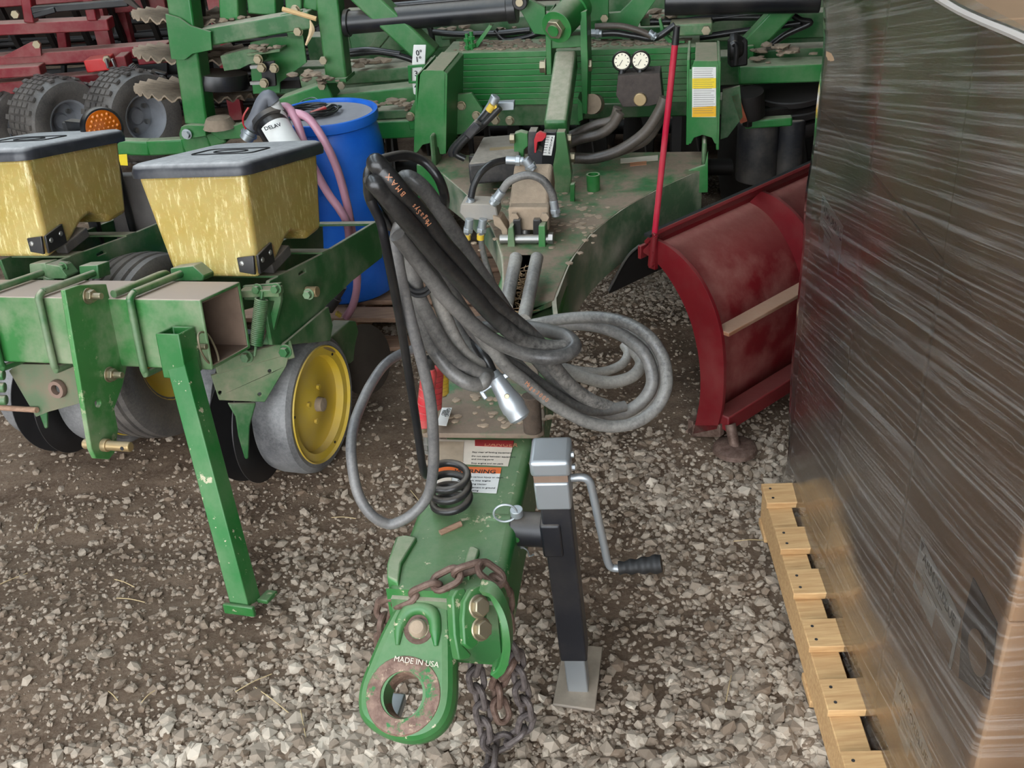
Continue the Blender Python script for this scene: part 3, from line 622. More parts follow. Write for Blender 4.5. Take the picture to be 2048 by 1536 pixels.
slab([(1040, 20), (1060, 0), (1090, 15), (1092, 70), (1068, 68)], v=2.72, th=.03, name='cylinder_lug'); slab([(1176, 30), (1240, 25), (1270, -5), (1315, -5), (1280, 45), (1265, 78), (1180, 78)], v=2.74, th=.03, name='cylinder_lug')
slab([(1170, -20), (1217, -20), (1217, 40), (1172, 44)], v=2.66, th=.02, name='cylinder_lug')
q = TF.hit(1209, 36, v=2.655); m = MB(); m.hexn(q, -TF.v, .014, .012); m.build('lug_bolt', ZINC, TI)
# right-hand frame beams
m = MB(); pbar((1478, 152), (1660, 146), 36, v=2.62, depth=.12, m=m); m.build('frame_bar', GREEN, TI, .006)
m = MB(); pbar((1500, 114), (1660, 108), 26, v=2.85, depth=.10, m=m); m.build('frame_bar', GREEND, TI, .006)
m = MB(); pbar((1340, 62), (1425, 58), 24, v=2.66, depth=.10, m=m); m.build('frame_cap', GREENX, TI, .006)
q = TF.hit(1412, 60, v=2.64); m = MB(); m.hexn(q, -TF.v, .016, .012); m.build('cap_bolt', ZINC, TI)
m = MB(); pbar((1280, 42), (1430, 36), 22, v=2.9, depth=.10, m=m); m.build('frame_bar', GREEND, TI, .006)
m = MB(); pbar((1490, 250), (1585, 244), 18, v=2.5, depth=.04, m=m); m.build('lower_arm', GREEN, TI, .006)
m = MB(); pbar((700, 90), (900, 70), 46, v=3.15, depth=.10, m=m); m.build('frame_bar', GREEND, TI, .006)
m = MB(); pbar((880, 60), (1100, 52), 40, v=3.0, depth=.10, m=m); m.build('frame_bar', GREEND, TI, .006)
m = MB(); pbar((1180, 20), (1340, 12), 60, v=3.2, depth=.10, m=m); m.build('frame_bar', GREEND, TI, .006)
m = MB(); pbar((1380, 60), (1660, 50), 50, v=3.3, depth=.10, m=m); m.build('frame_bar', GREEND, TI, .006)
m = MB(); pbar((740, 105), (800, 30), 18, v=3.0, depth=.05, m=m); m.build('diagonal_brace', GREEND, TI, .004)
# right side: oily valve with handle, oily bearing arms of the folded disc gang
m = MB(); m.bar(TF.hit(1475, 130, v=2.55), TF.hit(1475, 78, v=2.55), .055, .06); m.lathe([(.045, -.02), (.05, .0), (.03, .03)], TF.hit(1470, 95, v=2.55), TF.u, 18); m.build('oily_valve', plain('oily_grime', (30, 27, 25), .55, 0, .3, 40, .4), TI, .006)
m = MB(); m.tube([TF.hit(x, y, v=2.50) for x, y in ((1463, 90), (1470, 86), (1473, 100), (1471, 130))], .009, 10); m.build('valve_lever', BLACKP, TI)
DK = plain('dark_cast_iron', (38, 33, 30), .6, .2, .25, 14)
def ellring(name, c, rx, h, mat, ax=(0, 0, 1)): m = MB(); m.lathe([(rx*.3, 0), (rx*.97, 0), (rx, h*.15), (rx, h*.85), (rx*.97, h), (rx*.3, h)], c, ax, 36); return m.build(name, mat, TI)
g = TF.hit(1590, 215, v=2.75); AX = unit(TF.w*.97-TF.u*.1-TF.v*.2)
ellring('bearing_ring', g-AX*.05, .15, .05, DK, AX); ellring('bearing_ring', g+AX*.02, .155, .03, DK, AX); ellring('bearing_ring', g+AX*.07, .15, .025, DK, AX)
c = TF.hit(1500, 205, v=2.5); ellring('bearing_housing', c-AX*.05, .05, .09, DK, AX)
m = MB(); pbar((1470, 190), (1488, 245), 14, v=2.44, depth=.02, m=m); m.build('rusty_strap', rust('rusty_strap', (128, 60, 34), (160, 84, 50)), TI)
m = MB(); m.bar(TF.hit(1490, 240, v=2.5), TF.hit(1640, 215, v=2.7), .03, .05); m.build('gang_arm', DK, TI, .004)
for p, r in (((1515, 295), .075), ((1580, 290), .05)):
    c = TF.hit(*p, v=2.62); m = MB(); m.cyl(c-TF.w*.12, c+TF.w*.10, r, n=24); m.build('gang_spool', BLACKPL, TI, .006)
# pressure gauges and oily manifold block
mb_ = slab([(1236, 152), (1320, 146), (1326, 205), (1300, 212), (1245, 214), (1232, 190)], v=2.30, th=.10, name='oily_manifold', mat=plain('oily_dirt', (74, 64, 58), .75, 0, .3, 50, .7)); mb_['label'] = 'oily dirt-caked hydraulic manifold'
q = TF.hit(1280, 200, v=2.29); m = MB(); m.cyl(q, q+TF.v*.03, .022); m.build('manifold_plug', BRASS, TI, .003)
for p in ((1244, 122), (1281, 121)):
    q = TF.hit(*p, v=2.34); n = unit(_C-q); g = thing('pressure_gauge', '', 'x', q) if False else None
    m = MB(); m.lathe([(.0, -.03), (.028, -.03), (.033, -.024), (.033, .0), (.030, .004), (.026, -.002)], q, n, 36); G0 = m.build('pressure_gauge', BLACKP, TI, label='round pressure gauge with black rim')
    m = MB(); m.lathe([(.0, .001), (.026, .001), (.026, -.003)], q, n, 32); m.build('gauge_dial', plain('cream_dial', (232, 222, 196), .4, 0, .03), G0)
    sx2, sy2 = perp(n)
    for i in range(9):
        t = math.radians(225-i*33.75); e = sx2*math.cos(t)*-1+sy2*math.sin(t); m = MB(); m.bar(q+n*.0015+e*.018, q+n*.0015+e*.0235, .0022, .0006, n); m.build('dial_mark', INK, G0)
    m = MB(); e = unit(sy2*-.8+sx2*.5); m.bar(q+n*.0022-e*.004, q+n*.0022+e*.018, .0018, .0006, n); m.build('needle', INK, G0)
    m = MB(); m.cyl(q-TF.w*.03, TF.hit(p[0]-2, 156, v=2.33), .011); m.build('gauge_stem', BLACKP, TI)
# ---- folded left wing: stacked posts, brackets, wavy discs on a vertical gang
m = MB(); pbar((352, -30), (392, 250), 50, v=2.85, depth=.10, m=m); m.build('wing_post', GREEN, TI, .008, label='light green wing post standing on end')
slab([(330, 28), (357, 36), (380, 52), (421, 64), (424, 100), (385, 108), (370, 120), (342, 118)], v=2.83, th=.014, name='corner_gusset')
m = MB(); pbar((400, 78), (620, 40), 34, v=2.85, depth=.10, m=m); m.build('wing_beam', GREEND, TI, .006)
m = MB(); pbar((455, -20), (458, 40), 40, v=2.95, depth=.10, m=m); m.build('wing_post', GREEN, TI, .006)
m = MB(); pbar((520, -20), (524, 30), 60, v=3.0, depth=.10, m=m); m.build('wing_post', GREEN, TI, .006)
m = MB(); pbar((585, -20), (590, 80), 34, v=2.95, depth=.10, m=m); m.build('wing_post', GREEN, TI, .006)
slab([(560, 30), (604, 20), (606, 68), (574, 68)], v=2.86, th=.012, name='wing_plate'); slab([(500, 85), (545, 76), (606, 70), (613, 125), (560, 165), (560, 186), (506, 188), (502, 150)], v=2.95, th=.012, name='wing_plate')
slab([(440, 112), (485, 100), (520, 95), (524, 125), (500, 128), (480, 138), (448, 142)], v=2.88, th=.06, name='wing_plate', mat=GREEND); slab([(492, 108), (560, 98), (560, 104), (495, 113)], v=2.86, th=.08, name='wing_shelf', mat=GREENX)
slab([(520, 125), (548, 122), (552, 172), (526, 175)], v=2.87, th=.014, name='pivot_plate', mat=BLACKP)
for p in ((524, 135), (549, 136), (529, 166), (597, 62), (591, 20), (517, 118)):
    q = TF.hit(*p, v=2.855); m = MB(); m.hexn(q, -TF.v, .017, .014, .02); m.build('wing_bolt', ZINC, TI, .001)
m = MB(); pbar((500, 135), (525, 133), 6, v=2.85, depth=.02, m=m); pbar((500, 167), (530, 166), 6, v=2.85, depth=.02, m=m); m.build('link_rod', STEEL, TI)
def wavy_disc(c, ax, R, name, mat, wav=.012, nw=26):
    m = MB(); a, b = perp(ax); ax = unit(ax); n = 130; V = []
    rs = [.05, R*.55, R*.8, R]
    for side in (1, -1):
        for r in rs:
            for j in range(n):
                t = 2*math.pi*j/n; rr = r*(1+(.02*math.sin(nw*t+1) if r == R else 0)); amp = wav*max(0, (r/R-.5)*2); V.append(c+(a*math.cos(t)+b*math.sin(t))*rr+ax*(amp*math.sin(nw*t)+side*.004))
    k = len(rs); F = []
    for sd in (0, 1):
        for i in range(k-1):
            for j in range(n): q = (sd*k+i)*n; F.append((q+j, q+(j+1) % n, q+n+(j+1) % n, q+n+j))
    for j in range(n): F.append(((k-1)*n+j, (k-1)*n+(j+1) % n, (2*k-1)*n+(j+1) % n, (2*k-1)*n+j)); F.append((j, (j+1) % n, k*n+(j+1) % n, k*n+j))
    m.add(V, F); return m.build(name, mat, TI)
GA = unit(TF.w*.98+TF.v*.1+TF.u*.1)
for y in (-40, 32, 106, 178):
    c = TF.hit(398, y, v=3.18); wavy_disc(c, GA, .27, 'wavy_disc_blade', MUD)
m = MB(); m.cyl(TF.hit(392, -60, v=3.18), TF.hit(410, 215, v=3.18), .03); m.build('gang_axle', BLACKP, TI)
c = TF.hit(440, 160, v=2.98); m = MB(); m.lathe([(.07, -.03), (.115, -.03), (.12, 0), (.115, .03), (.07, .03)], c, GA, 40); m.build('gang_bearing', BLACKP, TI)
m = MB(); pbar((425, 178), (600, 168), 16, v=3.05, depth=.06, m=m); m.build('gang_beam', DK, TI)
# marker arm along the bottom of the folded wing
p = [TF.hit(x, y, v=2.9) for x, y in ((225, 292), (300, 294), (370, 290), (420, 278), (450, 268))]; m = MB()
for i in range(len(p)-1): m.bar(p[i], p[i+1]+(p[i+1]-p[i])*.04, .055, .065)
m.build('marker_arm', GREEN, TI, .008); decal('yellow_reflector', [(236, 309), (254, 308), (256, 331), (238, 330)], None, LYEL, TI, v=2.86)
slab([(358, 268), (362, 254), (378, 250), (410, 252), (412, 272), (380, 278), (360, 278)], v=2.82, th=.03, name='wing_foot'); q = TF.hit(374, 268, v=2.81); m = MB(); m.hexn(q, -TF.v, .016, .014, .022); m.build('foot_bolt', GALV, TI)
slab([(408, 254), (436, 250), (470, 252), (500, 240), (505, 275), (440, 280)], v=2.84, th=.05, name='wing_bracket'); m = MB(); m.lathe([(0, .03), (.05, .02), (.07, -.02)], TF.hit(438, 245, v=2.85), TF.w, 14); m.build('mud_clod', MUD, TI)
for (x, y, r, v) in ((630, 150, .05, 2.6), (640, 158, .04, 2.62), (700, 128, .06, 2.95), (760, 122, .05, 2.97), (740, 205, .04, 2.6), (790, 206, .05, 2.62), (820, 212, .04, 2.6), (1200, 52, .05, 2.9), (1330, 30, .06, 2.9), (1540, 98, .05, 2.7), (1580, 100, .05, 2.7), (1520, 118, .03, 2.68), (470, 38, .04, 2.95), (520, 95, .045, 2.84), (905, 62, .05, 2.95), (1010, 60, .03, 2.95)):
    m = MB(); c = TF.hit(x, y, v=v)
    for k in range(9):
        q = c+TF.u*rnd.gauss(0, r*.7)+TF.v*rnd.gauss(0, r*.3)+TF.w*rnd.gauss(0, r*.12); s = r*rnd.uniform(.2, .45); m.add([q+icoV[j]*s*np.array([1.3, 1, .55])*rnd.uniform(.8, 1.2) for j in range(12)], [tuple(int(x) for x in f) for f in icoF])
    o = m.build('mud_clods', MUD, TI); o['kind'] = 'stuff'
m = MB(); m.tube([TF.hit(x, y, v=2.64) for x, y in ((565, 18), (600, 28), (633, 38))], .009, 8); m.build('corn_stalk', plain('dry_stalk', (206, 170, 120), .8), TI); m = MB(); m.tube([TF.hit(x, y, v=2.63) for x, y in ((620, 40), (624, 60), (612, 90))], [.002, .012, .004], 6); m.build('corn_husk', plain('dry_husk', (214, 186, 146), .85), TI)
# ---- black pin box, sensor hose bundle, fittings
m = MB(); m.prism([TF.hit(x, y, w=ZD+.115) for x, y in ((966, 273), (1038, 267), (1040, 318), (936, 328))], (0, 0, -.07)); tb_ = m.build('terminal_box', BLACKPL, TI, .008, seg=3, label='dusty black plastic terminal box on the A frame')
m = MB(); m.prism([TF.hit(x, y, w=ZD+.1155) for x, y in ((980, 296), (1034, 292), (1034, 297), (979, 301))], (0, 0, .001)); m.build('box_plate', BRASS, tb_)
for x_, y_ in ((950, 322), (1030, 314), (990, 319)): m = MB(); q_ = TF.hit(x_, y_, w=ZD+.05)-TF.v*.01; m.box6(q_, (TF.u, TF.v, TF.w), (.03, .03, .05)); m.build('box_latch', BLACKP, tb_, .003)
m = MB()
for i_ in range(150):
    p_ = TF.hit(rnd.choice((rnd.gauss(1165, 22), rnd.gauss(1010, 25), rnd.gauss(1105, 15))), rnd.gauss(425, 38), w=ZD); r_ = rnd.uniform(.003, .009); m.add([p_+icoV[k_]*r_*np.array([1.5, 1.3, .6]) for k_ in range(12)], [tuple(int(x) for x in f) for f in icoF])
o = m.build('deck_crumbs', DIRT, TI); o['kind'] = 'stuff'
def hose(pts, r, v, name='short_hose', mat=HBLK, parent=TI, vs=None):
    m = MB(); vs = vs if vs is not None else [v]*len(pts); m.tube([TF.hit(x, y, v=q) for (x, y), q in zip(pts, vs)], r, 10, 8); return m.build(name, mat, parent)
hose([(905, 312), (905, 300), (925, 278), (960, 245), (990, 208)], .013, 2.1); hose([(930, 318), (912, 305), (935, 275), (968, 248), (1000, 215)], .011, 2.08); hose([(915, 285), (955, 245), (985, 200)], .009, 2.12, mat=GALV)
m = MB(); m.bar(TF.hit(935, 272, v=2.06), TF.hit(958, 245, v=2.06), .035, .03); m.build('connector', BLACKPL, TI, .006)
for a_, b_ in (((978, 222), (986, 210)), ((990, 226), (998, 214))):
    m = MB(); m.cyl(TF.hit(*a_, v=2.085), TF.hit(*b_, v=2.085), .013); m.build('hose_band', YELPL, TI)
m = MB(); m.cyl(TF.hit(984, 210, v=2.1), TF.hit(992, 192, v=2.1), .016); m.build('hose_end', GALV, TI, .003)
slab([(993, 206), (1028, 204), (1028, 220), (993, 222)], v=2.14, th=.03, name='port_block', mat=GALV)
# manifold with fittings on the left of the cylinder
slab([(922, 408), (992, 410), (996, 432), (990, 440), (930, 440), (918, 425)], v=CV-.05, th=.07, name='valve_block', mat=paint('dusty_aluminium', (150, 146, 140), .6, .8, .5, metal=.4), bevel=.004)
hose([(942, 396), (948, 370), (962, 345), (985, 327), (1012, 320)], .010, CV, vs=[CV-.02, CV, CV+.02, CV+.05, CV+.08])
hose([(1002, 385), (1020, 362), (1055, 350), (1085, 360), (1103, 385), (1108, 405)], .0115, CV-.06, mat=HGREY)
def fit(a, b, r, v, mat=GALV): m = MB(); p, q = TF.hit(*a, v=v), TF.hit(*b, v=v); m.cyl(p, q, r, n=14); m.cyl(p+(q-p)*.55, p+(q-p)*.8, r*1.3, n=6); return m.build('hose_fitting', mat, TI, .001)
fit((943, 398), (938, 412), .011, CV-.03); fit((1004, 382), (985, 408), .013, CV-.07); fit((1107, 400), (1112, 432), .012, CV-.06); fit((1012, 320), (1048, 322), .012, CV+.08); fit((1050, 318), (1066, 340), .014, CV+.06)
fit((939, 438), (935, 470), .012, CV-.06); fit((966, 438), (962, 470), .012, CV-.06)
hose([(935, 468), (934, 490), (945, 530), (965, 580)], .009, CV-.08, mat=HGREY); hose([(962, 468), (965, 500), (980, 550), (1000, 600), (1012, 640)], .009, CV-.08, mat=HGREY)
for p in ((934, 474), (961, 474)):
    m = MB(); m.cyl(TF.hit(p[0], p[1]-5, v=CV-.083), TF.hit(p[0], p[1]+5, v=CV-.083), .0105); m.build('hose_band', YELPL, TI)
# bracket under the valve block
slab([(985, 432), (1000, 436), (1015, 460), (1016, 490), (1008, 485), (1002, 460), (988, 450)], v=CV-.06, th=.05, name='valve_bracket', mat=DIRT)
# hoses running right from the turnbuckle to the oily manifold
hose([(1130, 290), (1160, 278), (1200, 268), (1225, 250), (1240, 225)], .017, 2.2, mat=HDIRT); hose([(1140, 272), (1190, 250), (1225, 240), (1236, 215)], .016, 2.24, mat=HDIRT)
hose([(1148, 316), (1190, 316), (1240, 300), (1290, 265), (1320, 220), (1330, 195)], .018, 2.15, mat=HDIRT); hose([(1230, 306), (1290, 280), (1318, 240), (1326, 210)], .017, 2.2, mat=HDIRT)
hose([(1190, 53), (1240, 52), (1280, 62), (1302, 72)], .011, 2.6, mat=HDIRT); hose([(1190, 68), (1230, 66), (1270, 72), (1310, 76), (1350, 50)], .012, 2.62)
fit((1176, 66), (1204, 67), .014, 2.6); fit((1298, 64), (1312, 76), .012, 2.6)
for p in ([(700, 108), (760, 104), (820, 118), (850, 135)], [(690, 104), (740, 100), (800, 108)], [(830, 60), (845, 48), (860, 56), (866, 90)], [(866, 64), (920, 68), (1000, 66), (1060, 60)], [(990, 60), (1010, 80), (1050, 75), (1090, 60)], [(1300, 44), (1400, 40), (1500, 28), (1600, 20)], [(1340, 46), (1420, 36), (1520, 34)], [(1530, 100), (1570, 70), (1620, 46), (1600, 40), (1575, 22)], [(1400, 75), (1500, 60), (1600, 46)]):
    hose(p, .012, 2.9)
# dark frame depth behind, so that the machine goes on under the deck
m = MB(); pbar((840, 235), (1450, 215), 30, v=3.0, depth=.12, m=m); m.build('rear_frame_bar', GREEND, TI, .006)
m = MB(); pbar((960, 228), (1160, 226), 50, v=2.66, depth=.06, m=m); m.build('lower_cross_plate', GREEND, TI, .004)
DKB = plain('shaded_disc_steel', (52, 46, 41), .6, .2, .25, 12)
for v0, z0 in ((3.15, .27), (3.75, .27), (4.35, .27)):  # disc rows added behind as occluders, shading the floor
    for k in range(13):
        x = -1.25+k*.21; c = TF.pt(x, v0+.02*(k % 2), z0); m = MB(); m.lathe([(.0, -.02), (.05, -.02), (.27, -.003), (.27, .003), (.05, .0), (.0, .0)], c, unit(TF.u+TF.v*.25), 36); m.build('added_disc_blade', DKB, TI)
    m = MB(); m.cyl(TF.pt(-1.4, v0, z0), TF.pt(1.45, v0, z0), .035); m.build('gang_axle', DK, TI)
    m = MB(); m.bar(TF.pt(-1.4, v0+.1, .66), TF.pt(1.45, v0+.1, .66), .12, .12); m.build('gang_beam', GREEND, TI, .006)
    for x in (-1.0, -.3, .4, 1.1): m = MB(); m.bar(TF.pt(x, v0, z0), TF.pt(x, v0+.1, .62), .05, .06); m.build('added_gang_standard', DK, TI)
# ================================================================== PLANTER (left)
PF = Fr(aty(400, 600, 2.3), 20, 10, 4)
PL = thing('row_crop_planter', 'green row crop planter with a square toolbar and parking stand', 'planter', (-.9, 2.5, 0))
GP = lambda m, n, mat=GREEND, b=.003, **k: m.build(n, mat, PL, b, **k)
S = .178
# toolbar: square tube, open end towards the viewer's right
m = MB(); e0, e1 = PF.pt(-.95, S/2, -S/2), PF.pt(0, S/2, -S/2); m.hollow(e0, e1, S, S, .009, PF.w)
TB = GP(m, 'toolbar', paint('toolbar_green', (46, 110, 50), .5, 1.6, dcol=s2l((178, 160, 146))), .006, label='square green toolbar with a dusty top and open end', seg=3)
m = MB(); m.hollow(PF.pt(-.94, S/2, -S/2), PF.pt(-.004, S/2, -S/2), S-.019, S-.019, .002, PF.w); m.build('toolbar_inside', INNER, TB)
def ubolt(u, r=.0095, full=True):
    m = MB(); P = [PF.pt(u, S+.075, .014), PF.pt(u, .03, .014), PF.pt(u, .004, .013), PF.pt(u, -.013, .002), PF.pt(u, -.014, -.02), PF.pt(u, -.014, -S+.02), PF.pt(u, -.010, -S-.006), PF.pt(u, .01, -S-.014), PF.pt(u, S+.03, -S-.014)]
    m.tube(P, r, 12, 5); GP(m, 'u_bolt', GREEND, 0)
for p in ((78, 590), (262, 600), (-30, 590)): ubolt(PF.h(*p, v=-.01)[0])
ub = PF.h(228, 580, v=0)[0]; m = MB(); m.tube([PF.pt(ub, -.005, .013), PF.pt(ub, .1, .014), PF.pt(ub, S+.02, .014), PF.pt(ub, S+.035, 0)], .0095, 12, 5); GP(m, 'u_bolt', GREEND, 0)
# clamp blocks behind the toolbar
for pts in ([(58, 528), (90, 526), (96, 545), (94, 558), (60, 558)], [(90, 528), (118, 532), (134, 552), (132, 558), (92, 558)], [(157, 532), (195, 530), (198, 558), (160, 558)], [(340, 537), (385, 531), (408, 552), (406, 562), (342, 562)]):
    m = MB(); m.prism(PF.poly(pts, v=S+.02), PF.v*.05); GP(m, 'clamp_block')
# tall hitch plate, its bolts and pin
uh = PF.h(213, 600, v=-.006)[0]
HP = [(130, 580), (160, 570), (213, 568), (221, 600), (254, 733), (246, 770), (229, 817), (237, 860), (230, 905), (218, 919), (192, 917), (183, 898), (150, 700)]
m = MB(); m.prism(PF.poly(HP, u=uh), -PF.u*.014, [[PF.hit(196+6*math.cos(t), 807+8*math.sin(t), u=uh) for t in np.linspace(0, 6.28, 14, endpoint=False)]]); GP(m, 'hitch_plate', paint('hitch_plate_green', (62, 122, 60), .6, .7, chips=.4), .002)
for p in ((176, 592), (218, 749)):
    q = PF.hit(*p, u=uh+.001); m = MB(); m.hexn(q, PF.u, .016, .014, .02); m.cyl(q, q+PF.u*.04-PF.v*.0, .008); GP(m, 'plate_bolt', ZINC, .001)
pc = PF.hit(205, 890, u=uh); m = MB(); m.cyl(pc-PF.u*.055, pc+PF.u*.085, .0125, n=24); pin = GP(m, 'hitch_pin', BRASS, .003); m = MB(); m.cyl(pc+PF.u*.002, pc+PF.u*.018, .0165, n=24); m.build('pin_collar', BRASS, pin, .002)
q = pc+PF.u*.068; m = MB(); m.cyl(q-PF.v*.0135, q-PF.v*.012, .005); m.build('pin_hole', INK, pin)
# parking stand: sleeve, leg, foot, ring pin
st = PF.hit(352, 700, v=-.038); sb_ = atz(494, 1214, .015); dn = unit(sb_-st)
s0 = PF.hit(350, 660, v=-.04); m = MB(); m.hollow(s0, s0-PF.w*.112, .066, .066, .006, PF.v); SL = GP(m, 'stand_sleeve', GREENC, .004)
m = MB(); m.hollow(s0-PF.w*.05, sb_+np.array([0, 0, .01]), .053, .053, .005, PF.v); LEG = GP(m, 'stand_leg', GREENC, .005, label='chipped green parking stand leg')
q = sb_; m = MB(); m.box6(q-PF.v*.03+np.array([0, 0, .012]), (PF.u, PF.v, np.array([0, 0, 1.])), (.085, .012, .03)); m.box6(q+PF.u*.04+PF.v*.035+np.array([0, 0, .015]), (PF.u, PF.v, np.array([0, 0, 1.])), (.03, .05, .012)); m.build('stand_foot', GREENC, LEG, .003)
for t_ in (.33, .62, .9):
    q = st+(sb_-st)*t_+PF.u*.0268; m = MB(); m.cyl(q-PF.u*.001, q+PF.u*.0012, .006); m.build('pin_hole', INK, LEG)
rp = PF.hit(399, 693, u=PF.loc(s0)[0]+.036); m = MB(); m.cyl(rp-PF.u*.03, rp+PF.u*.02, .007); GP(m, 'stand_pin', ZINC, .001)
m = MB(); r3 = [PF.hit(x, y, u=PF.loc(s0)[0]+.05) for x, y in ((399, 694), (396, 672), (404, 664), (418, 672), (432, 700), (437, 722), (428, 731), (414, 722), (404, 706))]; m.tube(r3, .0028, 8, 5, True); GP(m, 'pin_ring', ZINC, 0)
# slotted bracket below the toolbar, link rod
ubk = PF.h(100, 770, v=.12)[0]
m = MB(); m.prism(PF.poly([(18, 742), (34, 728), (152, 730), (162, 806), (96, 824), (72, 834), (52, 800)], v=.06), PF.v*.015, [[PF.hit(113+8*math.cos(t), 777+17*math.sin(t), v=.06) for t in np.linspace(0, 6.28, 18, endpoint=False)]]); GP(m, 'slotted_bracket', paint('rusty_dusty_green', (86, 104, 76), .95, .9, dcol=s2l((128, 104, 88))), .003)
m = MB(); m.lathe([(.014, -.012), (.024, -.012), (.026, .0), (.024, .004), (.014, .004)], PF.hit(117, 777, v=.055), PF.v, 24, True); GP(m, 'bracket_ring', plain('brown_cast_ring', (130, 106, 92), .8), 0)
m = MB(); m.cyl(PF.hit(-20, 814, v=.07), PF.hit(74, 820, v=.05), .008); GP(m, 'link_rod', OLDWOOD, 0)
m = MB()
for p in ((3, 750), (5, 775), (8, 800)): m.cyl(PF.hit(p[0]-14, p[1], v=.02), PF.hit(p[0]+6, p[1], v=.03), .014, n=14)
GP(m, 'chain_sprocket', GREEND, .003)
# ---- ribbed carrying tyre behind the toolbar
def ribbed_tyre(c, ax, R, wd, name, ribs=4, mat=TYRE):
    pr = [(R*.55, -wd/2*.8), (R*.72, -wd/2), (R*.90, -wd/2), (R*.965, -wd/2*.88)]; k = 24
    for i in range(k+1):
        t = i/k*2-1; g = .012 if (i % (k//ribs)) == k//ribs//2 else 0; pr.append((R*(1-.03*t*t)-g, t*wd/2*.82))
    pr += [(R*.965, wd/2*.88), (R*.90, wd/2), (R*.72, wd/2), (R*.55, wd/2*.8)]
    m = MB(); m.lathe(pr, c, ax, 64, True); t = GP(m, name, mat, 0); m = MB(); m.lathe([(0, -.02), (R*.3, -.02), (R*.45, wd*.25), (R*.56, wd*.40), (R*.58, wd*.42), (R*.58, -wd*.42), (R*.5, -wd*.4)], c, ax, 40); m.build('rim', YELLOW, t); return t
tc = PF.pt(PF.h(302, 690, v=.42)[0], .46, -.11); tc = np.array([tc[0], tc[1], .30])
ribbed_tyre(aty(308, 690, 2.78), PF.u, .275, .16, 'carrying_tyre')
